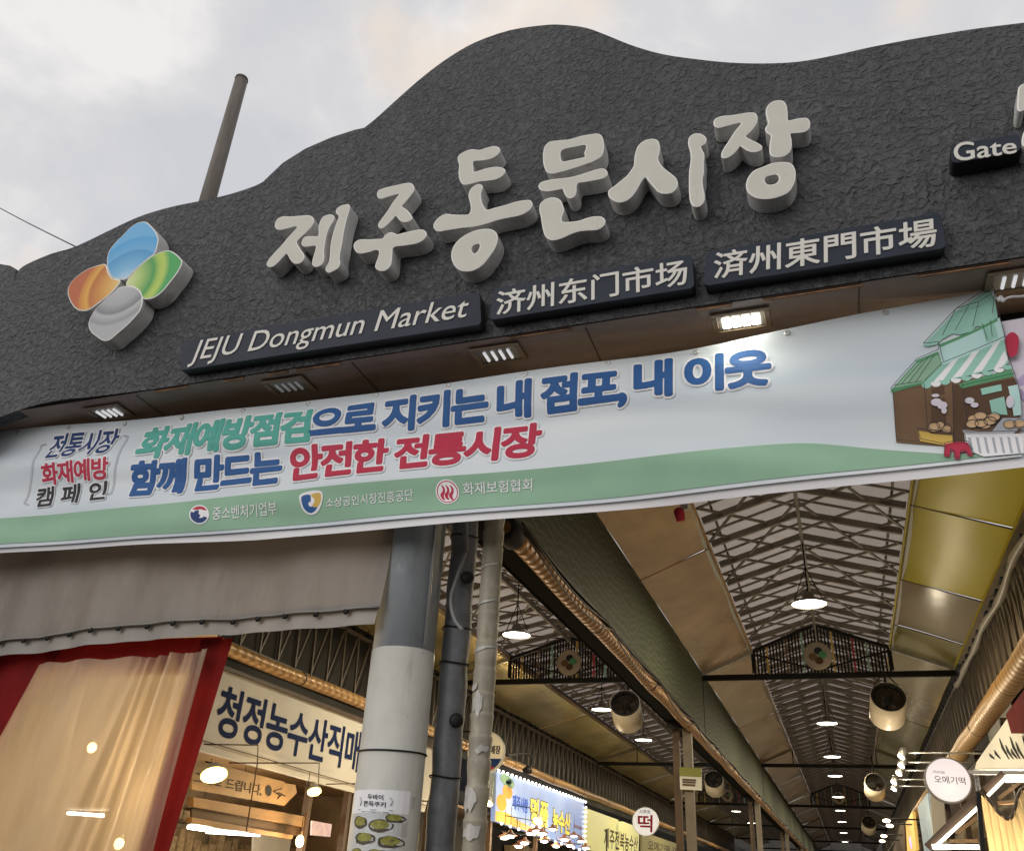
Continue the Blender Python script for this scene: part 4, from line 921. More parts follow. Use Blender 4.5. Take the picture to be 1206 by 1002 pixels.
# ------------------------------------------------------------------ market arcade
XB, XGUT, XW = -2.42, -2.95, 2.28        # fascia, far side of the gutter, right wall
ZE, ZBB = 5.6, 4.43                      # eave, beam bottom
TR = [18.3, 31.9, 46.5, 60.5, 75.0, 89.0]
BAYS = [(6.2, 18.3)] + list(zip(TR, TR[1:]))
ORD = ['nearest', 'second nearest', 'third nearest', 'fourth nearest', 'fifth nearest', 'sixth nearest', 'seventh nearest', 'eighth nearest', 'ninth nearest', 'tenth nearest']
AISLES = [dict(nm='right-hand', L=(XB, ZE), l=(-1.39, 6.02), r=(1.19, 6.02), Rr=(XW, ZE), rx=-.14, rz=6.5),
          dict(nm='left-hand', L=(-8.05, ZE), l=(-6.62, 6.02), r=(-4.05, 6.02), Rr=(XGUT, ZE), rx=-5.24, rz=6.42)]
for ai, A_ in enumerate(AISLES):
    for bi, (y0, y1) in enumerate(BAYS):
        cx_ = A_['rx']; lx, lz = A_['l']; rx_, rz_ = A_['r']; RX, RZ = A_['rx'], A_['rz']; ez = lz + .10
        t = thing('skylight_roof', '%s lattice skylight bay over the %s aisle' % (ORD[bi], A_['nm']), 'roof', (cx_, y0, lz), 'lattice skylight bays')
        mb = MB(); mb.face([(lx - .15, y0, ez + .08), (RX, y0, RZ + .13), (RX, y1, RZ + .13), (lx - .15, y1, ez + .08)]); mb.face([(RX, y0, RZ + .13), (rx_ + .15, y0, ez + .08), (rx_ + .15, y1, ez + .08), (RX, y1, RZ + .13)])
        mb.build('glazing', M_GLAZE if bi == 0 else M_GLAZE2, t)
        for (ea, eb) in (((lx - .005, lz - .01), (lx - .15, ez + .08)), ((rx_ + .005, rz_ - .01), (rx_ + .15, ez + .08))):
            MB().prism([Vector((ea[0], y0, ea[1])), Vector((eb[0], y0, eb[1])), Vector((eb[0], y1, eb[1])), Vector((ea[0], y1, ea[1]))], (0, 0, .02)).build('edge_board', M_STEEL if bi == 0 else M_DARK, t)
        mb = MB().bar((RX, y0, RZ - .06), (RX, y1, RZ - .06), .05, .10); mb.build('ridge_beam', M_STEEL, t)
        n = int(round((y1 - y0) / .93)); st = (y1 - y0) / n
        pro = None
        for k in range(n):
            y = y0 + st * (k + .5)
            if pro is None:
                rw = .06 if bi == 0 else .085
                mb = MB().bar((lx, y, ez), (RX, y, RZ), rw, .09).bar((RX, y, RZ), (rx_, y, ez), rw, .09)
                pro = mb.build('rafter', M_STEEL, t); y_pro = y
            else:
                c = pro.copy(); COL.objects.link(c); c.parent = t; c.location = (0, y - y_pro, 0)
        # diagonal lattice under the glass
        for sgn in (0, 1):
            ex, ezz = (lx, ez) if sgn == 0 else (rx_, ez)
            mb = MB(); p0 = Vector((ex, 0, ezz + .035)); p1 = Vector((RX, 0, RZ + .06))
            span = st * 2.3
            k = -3
            while y0 + st * k < y1:
                P = p0 + Vector((0, y0 + st * k, 0)); Q = p1 + Vector((0, y0 + st * k + span, 0))
                lo, hi = max(y0, P.y), min(y1, Q.y)
                if hi - lo > .1: mb.bar(P.lerp(Q, (lo - P.y) / span) - Vector((0, 0, .03)), P.lerp(Q, (hi - P.y) / span) - Vector((0, 0, .03)), .045, .03)
                if k % 2 == 0:
                    P = p0 + Vector((0, y0 + st * k + span, 0)); Q = p1 + Vector((0, y0 + st * k, 0)); lo, hi = max(y0, Q.y), min(y1, P.y)
                    if hi - lo > .1: mb.bar(P.lerp(Q, (P.y - hi) / span) - Vector((0, 0, .062)), P.lerp(Q, (P.y - lo) / span) - Vector((0, 0, .062)), .035, .025)
                k += 1
            for k in range(n + 1):
                yk = y0 + st * k + (.02 if k == 0 else -.02 if k == n else 0); mb.bar(p0 + Vector((0, yk, -.03)), p1 + Vector((0, yk, -.03)), .03, .03)
            mb.bar((p0.lerp(p1, .12).x, y0, p0.lerp(p1, .12).z + .03), (p0.lerp(p1, .12).x, y1, p0.lerp(p1, .12).z + .03), .03, .03)
            mb.build('lattice', M_STEEL, t)
            mb = MB(); sx_ = ex + (.06 if sgn else -.06)
            mb.bar((sx_, y0, ezz - .10), (sx_, y1, ezz - .10), .05, .06); mb.build('side_rail', M_SILVER if bi == 0 else M_STEEL, t)
        # sloping ceiling sheets each side
        for (P0, P1, side) in ((A_['L'], A_['l'], 0), (A_['Rr'], A_['r'], 1)):
            if ai == 1 and side == 1: continue
            cuts = [y0 + .06, 12.1, y1 - .03] if (bi == 0 and side == 0) else ([y0 + .06, 11.0, 14.0, 16.6, y1 - .03] if (bi == 0 and ai == 0) else [y0 + .06, (y0 + y1) / 2, y1 - .03])
            for ci, (ya, yb) in enumerate(zip(cuts, cuts[1:])):
                if ai == 0 and side == 0: mt = M_PANELB
                elif ai == 0: mt = (M_PANELY, M_PANELY, M_PANELG, M_PANELO)[ci] if bi == 0 else (M_PANELG if (ci + bi) % 2 else M_PANELO)
                else: mt = M_PANELM
                bm = MB(); nx_, ny_ = 5, max(2, int((yb - ya) / .7))
                for i in range(nx_):
                    for j in range(ny_):
                        q = []
                        for (u, v) in ((i, j), (i + 1, j), (i + 1, j + 1), (i, j + 1)):
                            f_ = u / nx_; yy = ya + .012 + (yb - ya - .024) * v / ny_
                            q.append(bm.bm.verts.new((P0[0] + (P1[0] - P0[0]) * f_, yy, P0[1] + (P1[1] - P0[1]) * f_ + .012 * math.sin(3 * f_ + 1.9 * yy))))
                        bm.bm.faces.new(q).smooth = True
                bmesh.ops.remove_doubles(bm.bm, verts=bm.bm.verts[:], dist=.0005)
                bm.build('ceiling_sheet', mt, t)
                if ci and bi < 2:
                    MB().bar((P0[0], ya, P0[1] - .012), (P1[0], ya, P1[1] - .012), .02, .015).build('sheet_seam', M_DUCTY if side == 0 else M_WOODD, t)
            if not (ai == 0 and side == 0 and bi):
                MB().bar((P1[0], y0, P1[1] - .01), (P1[0], y1, P1[1] - .01), .02, .03).build('sheet_trim', M_EDGEY if (side == 1 and bi == 0) else M_DUCTY, t)
            if side == 1 and bi == 0: MB().bar((P0[0] - .01, y0, P0[1] + .0), (P0[0] - .01, y1, P0[1] + .0), .02, .03).build('sheet_trim', M_EDGEY, t)

# gable screens and tie trusses across the aisles
def gemblem(c, r, parent):
    d_ = MB().lathe([(0, .02), (r, .02), (r, -.02), (r * .94, -.026), (0, -.026)], c, (0, 1, 0), 28).build('emblem_disc', M_BEIGE, parent)
    mb = MB()
    cols = [M_PLATE, M_PROOF, M_PDBROWN, M_PBROWN]
    for k, a in enumerate((80, 10, -80, 190)):
        pc = Vector(c) + Vector((math.cos(R(a)), 0, math.sin(R(a)))) * r * .36
        mb.flat([pc + Vector((r * .30 * math.cos(R(q)), -.032 - .001 * k, r * .27 * math.sin(R(q)))) for q in range(0, 360, 30)], k)
    o = mb.build('printed_petals', cols, d_, normals=False)
def truss(A_, y, gable, lab, tubes=True):
    lx, lz = A_['L'][0], A_['L'][1]; rx_ = A_['Rr'][0]
    t = thing('tie_truss', lab, 'truss', ((lx + rx_) / 2, y, 5.5), 'tie trusses across the aisles')
    MB().bar((lx, y, 5.49), (rx_, y, 5.49), .07, .11).build('bottom_chord', M_DARK, t)
    for (a, b) in ((A_['L'], A_['l']), (A_['Rr'], A_['r'])):
        MB().bar((a[0], y - .02, 5.56), (b[0], y - .02, b[1] - .03), .05, .07).build('strut', M_SILVER if gable else M_STEEL, t)
    if gable:
        gl, gr = A_['l'][0], A_['r'][0]; RX, RZ = A_['rx'], A_['rz']
        w_ = gr - gl; n = int(w_ / .062)
        accents = {4: M_PYEL, 10: M_PBROWN, 15: M_PMINT, 24: M_PYEL, 30: M_PRED, 34: M_PMINT}
        groups = {}
        for i in range(n):
            x = gl + w_ * (i + .5) / n
            zt_ = 6.0 + (RZ - 6.0) * (1 - abs(x - RX) / (w_ / 2)) - .03
            mt = accents.get(i, M_DARK)
            if mt is not M_DARK:
                MB().box((x - .016, y - .015, 5.55), (x + .016, y + .015, zt_)).build('coloured_slat', mt, t); continue
            groups.setdefault(mt.name, (mt, MB()))[1].box((x - .016, y - .015, 5.55), (x + .016, y + .015, zt_))
        for mt, mb in groups.values(): mb.build('slat_screen', mt, t)
        fr = MB(); P = [(gl, 5.57), (gl, 6.0), (RX, RZ), (gr, 6.0), (gr, 5.57)]
        for a, b in zip(P, P[1:]): fr.bar((a[0], y, a[1]), (b[0], y, b[1]), .06, .06)
        fr.bar((gl, y - .01, 5.95), (RX, y - .01, 5.6), .03, .03).bar((gr, y - .01, 5.95), (RX, y - .01, 5.6), .03, .03)
        fr.build('gable_frame', M_DARK, t)
        mb = MB().box((gl, y + .05, 5.55), (gr, y + .06, 6.0)); 
        gemblem((RX, y - .07, 5.86), .27, t)
    else:
        for e_ in (A_['l'], A_['r']): MB().bar((e_[0], y, 5.55), (e_[0], y, e_[1]), .03, .03, (0, 1, 0)).build('hanger', M_DARK, t)
for ai, A_ in enumerate(AISLES):
    for k, y in enumerate(TR):
        gb = k in (0, 2)
        truss(A_, y, gb, '%s tie truss across the %s aisle%s' % (ORD[k], A_['nm'], ' with a slatted gable and round emblem' if gb else ''))

# green fascia, gutter, bays of it
for bi, (y0, y1) in enumerate(BAYS):
    t = thing('fascia_beam', '%s length of tall green wood-grain fascia between the two aisles' % ORD[bi], 'beam', ((XB + XGUT) / 2, y0, ZBB), 'green fascia lengths')
    MB().box((XB - .03, y0 + .02, ZBB), (XB, y1 - .02, ZE)).build('fascia_board', M_BEAM, t)
    MB().box((XGUT, y0, ZBB - .01), (XB - .035, y1, ZBB + .03)).build('underside', M_BLACK, t)
    MB().box((XGUT - .02, y0, ZBB - .02), (XGUT, y1, ZE)).build('gutter_side', M_BLACK, t)
    MB().box((XB - .036, y1 - .03, ZBB - .05), (XB + .01, y1 + .03, ZE)).build('joint_strip', M_DARK, t)
    MB().box((XB - .034, y0, ZBB - .035), (XB + .004, y1, ZBB - .002)).build('drip_edge', M_DARK, t)
# brown ducts
def duct(name_lab, x, z, r, y0, y1, mt, cap=True, br_step=6.5, support=None):
    t = thing('air_duct', name_lab, 'duct', (x, y0, z), 'ventilation ducts along the aisles')
    n = max(2, int((y1 - y0) / .5)); pts = [(x + .006 * math.sin(k * 1.3), y0 + (y1 - y0) * k / n, z + .008 * math.sin(k * .9)) for k in range(n + 1)]
    MB().tube(pts, r, 22).build('pipe', mt, t)
    col = MB(); y = y0 + 3.2
    while y < y1: col.lathe([(r, -.02), (r + .008, -.02), (r + .008, .02), (r, .02)], (x, y, z), (0, 1, 0), 22); y += 3.3
    col.build('coupling', M_WOODD, t)
    if cap: MB().lathe([(r + .03, .24), (r + .035, 0), (r + .02, -.02), (r * .8, -.02), (r * .75, .1), (0, .1)], (x, y0, z), (0, 1, 0), 22).build('end_collar', M_DARK, t)
    hb = MB(); y = y0 + 2
    while y < y1:
        if support: hb.bar((x, y, z), (support[0], y, support[1]), .035, .035)
        y += br_step
    hb.build('bracket', M_DARK, t)
duct('rust-brown ribbed duct under the green fascia', -2.50, 4.31, .085, 6.6, 88, M_DUCT, True, 4.5, (-2.6, ZBB))
duct('ochre duct along the left shops above the signboards', -7.62, 4.2, .095, 8.5, 70, M_DUCTY, False, 6.5, (-8.0, 4.4))
duct('ochre ringed duct along the right-hand shop fronts', 2.2, 4.2, .15, 6.4, 34, M_DUCTY, False, 3.4, (2.4, 4.55))
# cables along the fascia
mb = MB()
for k, (dx, dz, am) in enumerate(((.10, .02, .10), (.13, -.04, .16), (.06, .06, .06))):
    y = 6.8; pts = []
    while y < 60:
        for q in range(6): pts.append((-2.44 + dx * .5, y + q * .55, ZBB - .06 + dz - am * math.sin(math.pi * q / 6)))
        y += 3.3
    mb.tube(pts, .010, 5)
tag(mb.build('cable_run', M_CABLE, None, (-2.42, 6.8, 4.4)), 'black cables slung along the bottom of the green fascia', 'cable')

# side girders with web members
def girder(x, z0, z1, y0, y1, lab, backing, bx):
    t = thing('wall_girder', lab, 'girder', (x, y0, z0), 'lattice girders along the outer walls')
    MB().bar((x, y0, z1), (x, y1, z1), .06, .06).build('top_chord', M_STEEL, t)
    MB().bar((x, y0, z0), (x, y1, z0), .06, .06).build('bottom_chord', M_STEEL, t)
    mb = MB(); y = y0; k = 0
    while y < y1 - .5:
        mb.bar((x, y, z0), (x, y + .42, z1), .035, .035, (1, 0, 0)); mb.bar((x + (.02 if x < 0 else -.02), y + .42, z1), (x + (.02 if x < 0 else -.02), y + .5, z0), .035, .035, (1, 0, 0)); y += .5
    mb.build('web', M_STEEL, t)
    mb = MB().box((bx, y0, z0 - .3), (bx + .02, y1, 5.66)).box((min(bx + .02, x + (.1 if x < 0 else -.1)), y0, 5.66), (max(bx, x + (.1 if x < 0 else -.1)), y1, 5.68)); mb.build('backing_wall', backing, t)
    mb = MB(); y = y0
    while y < y1:
        mb.box((x - .05, y, z1 + .03), (x + .05, y + .16, z1 + .09)); y += .55
    mb.build('cleats', M_DARK, t)
for bi, (y0, y1) in enumerate(BAYS[:5]):
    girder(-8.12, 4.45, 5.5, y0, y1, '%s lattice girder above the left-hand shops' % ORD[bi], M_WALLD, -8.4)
    girder(2.40, 4.55, 5.5, y0, y1, '%s lattice girder above the right-hand shops' % ORD[bi], M_BEIGE if bi < 1 else M_WALLD, 2.62)
# silver cable bundle and wall strips on the right
mb = MB(); pts = [(2.32 + .02 * math.sin(k * 1.1), 6.5 + k * .5, 5.38 + .03 * math.sin(k * .8)) for k in range(26)]
mb.tube(pts, [.045 + .012 * math.sin(k * 2.1) for k in range(26)], 10); tag(mb.build('foil_wrapped_pipe', M_TAPE, None, (2.32, 6.5, 5.38)), 'lumpy foil-wrapped pipe along the outer edge of the yellow ceiling sheets', 'pipe')

# ceiling lamps
def ceil_lamp(P, zr, lab, r=.25):
    t = thing('ceiling_lamp', lab, 'lamp', P, 'round ceiling lamps under the ridges')
    MB().lathe([(0, -.012), (r * .92, -.012), (r * .95, 0)], P, (0, 0, 1), 28).build('lens', M_COOL, t)
    lamp_light('lamp_light', 'AREA', P + Vector((0, 0, -.02)), 165, (1.0, .86, .58), r * 1.8, t, (0, 0, -1))
    MB().lathe([(r, -.022), (r, .0), (r * .8, .03), (.09, .05), (.08, .15), (.03, .17), (0, .17)], P, (0, 0, 1), 28).build('housing', M_STEEL, t)
    MB().tube([P + Vector((0, 0, .17)), Vector((P.x, P.y, zr))], .012, 6).build('hanger', M_DARK, t)
    MB().bar(P + Vector((-.2, 0, .05)), P + Vector((0, 0, .55)), .012, .012).bar(P + Vector((.2, 0, .05)), P + Vector((0, 0, .55)), .012, .012).build('stay_wire', M_DARK, t)
for k, y in enumerate((13.2, 23.5, 29.4, 34.2, 41.5, 47.9, 55.0, 64, 74)):
    ceil_lamp(Vector((-.14, y, 5.46)), 6.45, '%s round lit lamp under the ridge of the right-hand aisle' % ORD[k])
for k, (x, y) in enumerate(((-5.08, 14.3), (-5.3, 21.4), (-5.24, 26.2), (-5.24, 34.5), (-5.24, 42), (-5.24, 50), (-5.24, 58))):
    ceil_lamp(Vector((x, y, 5.46)), 6.4, '%s round lit lamp under the ridge of the left-hand aisle' % ORD[k])
# drum fans
def drum_fan(P, lab):
    t = thing('drum_fan', lab, 'fan', P, 'cream drum fans hung in the aisles'); r = .30
    MB().lathe([(r - .02, .02), (r, 0), (r, .58), (r - .02, .60), (0, .60)], P, (0, 1, 0), 36).build('drum', M_FAN, t)
    MB().lathe([(r - .012, -.004), (r - .05, -.012), (r - .05, .1), (r - .012, .1)], P, (0, 1, 0), 36).build('rim', M_DARK, t)
    mb = MB()
    for q in range(2, 10): mb.lathe([(r * q / 10 - .004, .015), (r * q / 10, .008), (r * q / 10 + .004, .015)], P, (0, 1, 0), 28)
    for a in range(0, 180, 30): mb.bar(P + Vector((math.cos(R(a)) * (r - .04), .02, math.sin(R(a)) * (r - .04))), P + Vector((-math.cos(R(a)) * (r - .04), .02, -math.sin(R(a)) * (r - .04))), .008, .008)
    mb.build('grille', M_DARK, t)
    mb = MB()
    for a in range(0, 360, 72):
        u = Vector((math.cos(R(a)), 0, math.sin(R(a)))); v = Vector((-math.sin(R(a)), 0, math.cos(R(a))))
        mb.face([P + u * .06 + v * .03 + Vector((0, .12, 0)), P + u * .28 + v * .10 + Vector((0, .16, 0)), P + u * .29 - v * .06 + Vector((0, .24, 0)), P + u * .06 - v * .03 + Vector((0, .2, 0))])
    mb.build('blades', M_WOODD, t)
    MB().lathe([(0, .1), (.07, .12), (.07, .3), (0, .3)], P, (0, 1, 0), 16).build('hub', M_DARK, t)
    MB().tube([P + Vector((0, .3, r)), P + Vector((0, .3, r + .5))], .02, 8).bar(P + Vector((-.2, .3, r - .05)), P + Vector((0, .3, r + .2)), .02, .02).bar(P + Vector((.2, .3, r - .05)), P + Vector((0, .3, r + .2)), .02, .02).build('hanger', M_DARK, t)
    rot = Matrix.Rotation(R(-24), 4, 'X') @ Matrix.Rotation(R(4), 4, 'Z')
    for c in t.children:
        if not c.name.startswith('hanger'): c.data.transform(rot)
for P, lab in (((.97, 17.0, 4.83), 'nearest cream drum fan in the right-hand aisle'), ((1.0, 30.1, 4.83), 'second cream drum fan in the right-hand aisle'), ((1.02, 45.5, 4.8), 'third and smallest-looking cream drum fan in the right-hand aisle'),
               ((-3.82, 17.3, 4.83), 'nearest cream drum fan in the left-hand aisle beside the brown duct'), ((-3.78, 30, 4.83), 'second cream drum fan in the left-hand aisle behind the pillar')):
    drum_fan(Vector(P), lab)

# pillars under the gutter
for k, y in enumerate((17.0, 31.0, 45.5, 59.5, 74)):
    t = thing('steel_pillar', '%s steel pillar under the gutter between the aisles' % ORD[k], 'pillar', (-2.6, y, 0), 'pillars between the aisles')
    MB().box((-2.66, y - .07, .1), (-2.5, y + .07, ZBB - .02)).build('shaft', M_STEEL, t)
    MB().box((-2.86, y + .02, .1), (-2.74, y + .14, ZBB - .02)).build('downpipe', M_WOODD, t)
    MB().box((-2.9, y - .15, .004), (-2.4, y + .17, .1)).build('base_plate', M_DARK, t)
    MB().box((-2.95, y - .1, ZBB - .14), (-2.42, y + .1, ZBB - .021)).build('bracket', M_DARK, t)
t = thing('pillar_notice', 'square yellow-green and cream notice tied to the nearest steel pillar', 'sign', (-2.5, 16.9, 3.0))
q = quadY([(800, 903), (826, 904), (826.5, 930.5), (801, 929)], 16.88)
MB().prism(q, (0, .03, 0)).build('panel', M_PTEXT, t)
q2 = [q[0] + Vector((0, -.006, 0)), q[1] + Vector((0, -.006, 0)), q[1].lerp(q[2], .4) + Vector((0, -.006, 0)), q[0].lerp(q[3], .4) + Vector((0, -.006, 0))]
MB().flat(q2).build('green_band', mat('olive_print', (.20, .21, .05), .5), t)
mb = MB()
for f_ in (.55, .66, .78):
    a, b = q[0].lerp(q[3], f_), q[1].lerp(q[2], f_); mb.bar(a.lerp(b, .12) + Vector((0, -.006, 0)), a.lerp(b, .85 - f_ * .2) + Vector((0, -.006, 0)), .02, .025)
mb.build('printed_lines', M_WOODD, t)
# red alarm sounder hung at the roof edge
P = at(800, 604, 9.2)
t = thing('alarm_sounder', 'small red alarm sounder hanging at the near end of the ceiling sheets', 'alarm', P)
MB().lathe([(0, -.09), (.05, -.09), (.06, .03), (.03, .06), (0, .06)], P, (-.15, -.2, 1), 18).build('bell', M_PRED, t)
MB().box(P + Vector((.02, -.03, .03)), P + Vector((.10, .03, .26))).build('bracket', M_SILVER, t)
MB().bar(P + Vector((-.5, 0, .26)), P + Vector((.55, 0, .26)), .05, .07).build('rail', M_DARK, t)
# floodlight arm by the tan pipe
P = at(612, 747, 14.3)

# ------------------------------------------------------------------ left-hand shops
XS = -7.8
def signboard(name, lab, px, X, mt, depth=.06, group='signboards over the shops'):
    q = quadX(px, X); t = thing(name, lab, 'sign', (X, q[3].y, q[3].z), group)
    bevel(MB().prism(q, (-depth, 0, 0)).build('panel', mt, t), .006); return t, q
t, q = signboard('shop_signboard', 'long cream signboard with navy lettering 청정농수산직매장', [(228, 772.4), (520, 883), (500, 956), (208, 876)], XS, M_WHITEP)
ya, yb = atX(258, 838, XS).y, atX(427, 880, XS).y
zt_, zb_ = atX(340, 843, XS).z, 0
tq = [atX(258.5, 808, XS), atX(426, 861, XS), atX(424, 908, XS), atX(254.5, 866, XS)]
yy0, yy1 = (tq[0].y + tq[3].y) / 2, (tq[1].y + tq[2].y) / 2; zz1, zz0 = (tq[0].z + tq[1].z) / 2, (tq[2].z + tq[3].z) / 2
k8 = (yy1 - yy0) / 7 * 8
write('lettering', '청정농수산직매장', [(XS, yy0, zz1), (XS, yy0 + k8, zz1), (XS, yy0 + k8, zz0), (XS, yy0, zz0)], M_NAVYT, t, .022, .0, .006, .95)
MB().bar((XS + .03, q[0].y, q[0].z - .01), (XS + .03, q[1].y, q[1].z - .01), .05, .05).build('top_trim', M_WOODD, t)
MB().bar((XS + .025, q[3].y, q[3].z + .12), (XS + .025, q[2].y, q[2].z + .12), .012, .012).build('seam', M_WOODD, t)
# shop front below
sh = thing('produce_shop', 'warm-lit produce shop front under the cream signboard', 'shop', (-8.5, 12, 0))
MB().box((-10.6, 8.6, 0), (-10.5, 17, 4.4)).build('back_wall', M_BRICK, sh)
for y_ in (8.55, 17.0): MB().box((-10.5, y_, 0), (XS - .1, y_ + .05, 4.4)).build('side_wall', M_BRICK, sh)
MB().box((-10.5, 8.6, 2.98), (XS - .12, 17, 3.02)).build('ceiling', M_WOOD, sh)
for px in ([(228, 938), (361, 961), (359, 974), (228, 950)], [(226, 962), (346, 983), (344, 988), (226, 969)]):
    bevel(MB().prism(quadX(px, XS - .05), (-.1, 0, 0)).build('header_beam', M_WOOD, sh), .005)
MB().prism(quadX([(226, 950), (359, 975), (350, 984), (226, 962)], XS - .12), (-.03, 0, 0)).build('gap_shade_sheet', M_WOODD, sh)  # dark sheet stands in for the shaded gap between the header beams
for x in (364, 410):
    p = atX(x, 965, XS); MB().box((XS - .12, p.y - .05, 0), (XS - .02, p.y + .05, 2.95)).build('post', M_WOODD, sh)
MB().box((-9.4, 9.0, 0), (-8.3, 16, .85)).build('counter', M_WOOD, sh)
mb = MB()
for z in (1.2, 1.7, 2.2): mb.box((-10.5, 8.8, z), (-10.1, 16.8, z + .03))
mb.build('shelf', M_WOODD, sh)
random.seed(5); mb = MB(); y = 8.9
while y < 16.6:
    for z in (1.23, 1.73, 2.23):
        h_ = random.uniform(.15, .38); mb.box((-10.4, y, z), (-10.2, y + .16, z + h_))
    y += .21
mb.build('stacked_goods', M_GLASSG, sh); sh.children[-1]['kind'] = 'stuff'
P = quadX([(300, 968), (344, 979), (340, 1010), (298, 1010)], -9.2)
MB().prism(P, (-.04, 0, 0)).build('pale_partition', M_SHOPW, sh)
t = thing('lit_picture', 'small glowing product picture panel right of the shop opening', 'sign', atX(382, 970, -8.0))
P = quadX([(368, 966), (391, 970), (389, 985), (367, 983)], -8.0); MB().prism(P, (-.03, 0, 0)).build('panel', mat('pink_picture', (.35, .22, .30), .4, emit=(.9, .65, .6), estr=.35, col2=(.6, .45, .35), vscale=9), t)
# arrow board
t = thing('arrow_board', 'brown wooden arrow board with brush lettering below the cream signboard', 'sign', atX(290, 940, XS + .02))
bevel(MB().prism(quadX([(226, 892), (348, 923.5), (350, 933), (335, 948.3), (226, 929)], XS + .02), (-.04, 0, 0)).build('board', mat('pale_wood_board', (.42, .27, .13), .5, var=.15, vscale=4), t), .005)
write('lettering', '그대로 드립니다,', quadX([(230, 908), (309, 924), (307, 937), (227, 921.5)], XS + .02), M_PBLACK, t, .012, 0, .006)
mb = MB()
c = [atX(x, y, XS + .028) for x, y in circ(316.5, 930.5, 3.6, 6.6)]; mb.flat(c); o = mb.build('printed_fish', M_PBLACK, t)
mb = MB()
for a, b in (((322, 931), (332, 928)), ((322, 931), (331, 937)), ((328, 933), (336, 937)), ((332, 934), (327, 940))): mb.bar(atX(a[0], a[1], XS + .026), atX(b[0], b[1], XS + .026), .012, .012, (1, 0, 0))
mb.build('printed_bones', M_PBLACK, t)
# lamps of the shop
def saucer(P, ax, lab, r, body=M_SHADE):
    t = thing('saucer_lamp', lab, 'lamp', P, 'warm lamps in front of the produce shop'); ax = Vector(ax).normalized()
    MB().lathe([(0, -.01), (r * .9, -.01), (r * .93, 0)], P, ax, 28).build('lens', M_SAUCER, t)
    MB().lathe([(r, -.015), (r, .02), (r * .6, .05), (r * .5, .11), (0, .12)], P, ax, 28).build('shade', body, t)
    lamp_light('lamp_light', 'POINT', P - ax * .10, 32 if r > .12 else 20, (1.0, .66, .30), .06, t)
    return t
P = atX(252, 911, -7.25); t = saucer(P, (-.45, .30, .85), 'large round warm lamp beside the red curtain border', .16)
MB().tube([P + Vector((-.03, .09, .08)), P + Vector((-.3, .4, .16)), Vector((XS, P.y + .5, P.z + .2))], .012, 6).build('arm', M_WOODD, t)
P = atX(370, 931, -7.2); t = saucer(P, (-.4, .35, .85), 'smaller warm lamp on a thin arm near the pole', .10)
MB().tube([P + Vector((0, .07, .06)), P + Vector((-.2, .2, .08)), Vector((XS, P.y + .1, P.z + .12))], .01, 6).build('arm', M_WOODD, t)
P = atX(353, 990, -7.6); t = thing('pendant_bulb', 'bare warm bulb hanging on a cord in the shop front', 'lamp', P)
MB().sphere(P, .06, seg=14, sc=(1, 1, 1.4)).build('bulb', M_WARM, t); lamp_light('bulb_light', 'POINT', P + Vector((.1, 0, -.1)), 40, (1.0, .70, .36), .06, t); MB().tube([P + Vector((0, 0, .08)), P + Vector((0, 0, .19))], .028, 10).build('socket', M_WOODD, t); MB().tube([P + Vector((0, 0, .19)), P + Vector((0, 0, .95))], .006, 5).build('cord', M_CABLE, t)
for (a, b, lab) in (((222, 973.5), (244, 976.5), 'short fluorescent tube at the left of the shop'), ((244, 978.5), (305, 982.5), 'long fluorescent tube across the shop')):
    P, Q = atX(*a, -8.6), atX(*b, -8.6); t = thing('tube_light', lab, 'lamp', P, 'fluorescent tubes in the shop')
    MB().tube([P, Q], .026, 10).build('tube', M_TUBE, t); lamp_light('tube_light', 'POINT', P.lerp(Q, .5) + Vector((.05, 0, -.12)), 35, (1.0, .9, .68), .15, t); MB().bar(P + Vector((0, 0, .045)), Q + Vector((0, 0, .045)), .06, .03).build('batten', M_PWHITE, t)
    MB().tube([P.lerp(Q, .5) + Vector((0, 0, .05)), Vector((P.x, P.lerp(Q, .5).y, 2.98))], .005, 5).build('hanger', M_CABLE, t)
mb = MB()
for s in ([(241, 876), (304, 877), (303, 900), (290, 978)], [(270, 898), (376, 898), (375, 922)], [(384, 923), (420, 922)]):
    mb.tube([atX(x, y, -7.45) for x, y in s], .009, 5)
tag(mb.build('conduit_wire', M_WOODD, None, atX(304, 877, -7.45)), 'thin right-angled brown wires in front of the cream signboard', 'wire')

# further signs along the left wall
def disc(lab, P, r, mt, rim, ax=(0, 1, 0), th=.07):
    t = thing('round_sign', lab, 'sign', P, 'round hanging signs')
    MB().lathe([(0, 0), (r * .96, 0), (r, .012), (r, th), (0, th)], P, ax, 40).build('disc', mt, t)
    MB().lathe([(r * .965, -.004), (r + .006, -.004), (r + .006, th), (r, th)], P, ax, 40).build('rim', rim, t)
    return t
P = atX(572, 885, -7.0); r_ = 21.5 / 1020 * (P - Vector((0, 0, CH))).length
t = disc('beige round sign with a red and navy lower part beside the tan pipe', P, r_, mat('lit_beige_disc', (.62, .52, .36), .4, emit=(1, .82, .52), estr=.22), M_WHITEP)
write('lettering', '농수산직매장', [P + Vector((-r_ * .92, 0, r_ * .30)), P + Vector((r_ * .8, 0, r_ * .30)), P + Vector((r_ * .8, 0, -.04)), P + Vector((-r_ * .92, 0, -.04))], M_PBLACK, t, .03, 0, .008)
mb = MB(); 
mb.flat([P + Vector((r_ * .94 * math.cos(R(a)), -.008, r_ * .94 * math.sin(R(a)))) for a in range(200, 341, 10)], 0)
mb.flat([P + Vector((r_ * .93 * math.cos(R(a)), -.011, r_ * .93 * math.sin(R(a)))) for a in range(215, 306, 10)] + [P + Vector((-.02, -.011, -.42 * r_))], 1)
mb.build('printed_waves', [M_PNAVY, M_PRED], t, normals=False)
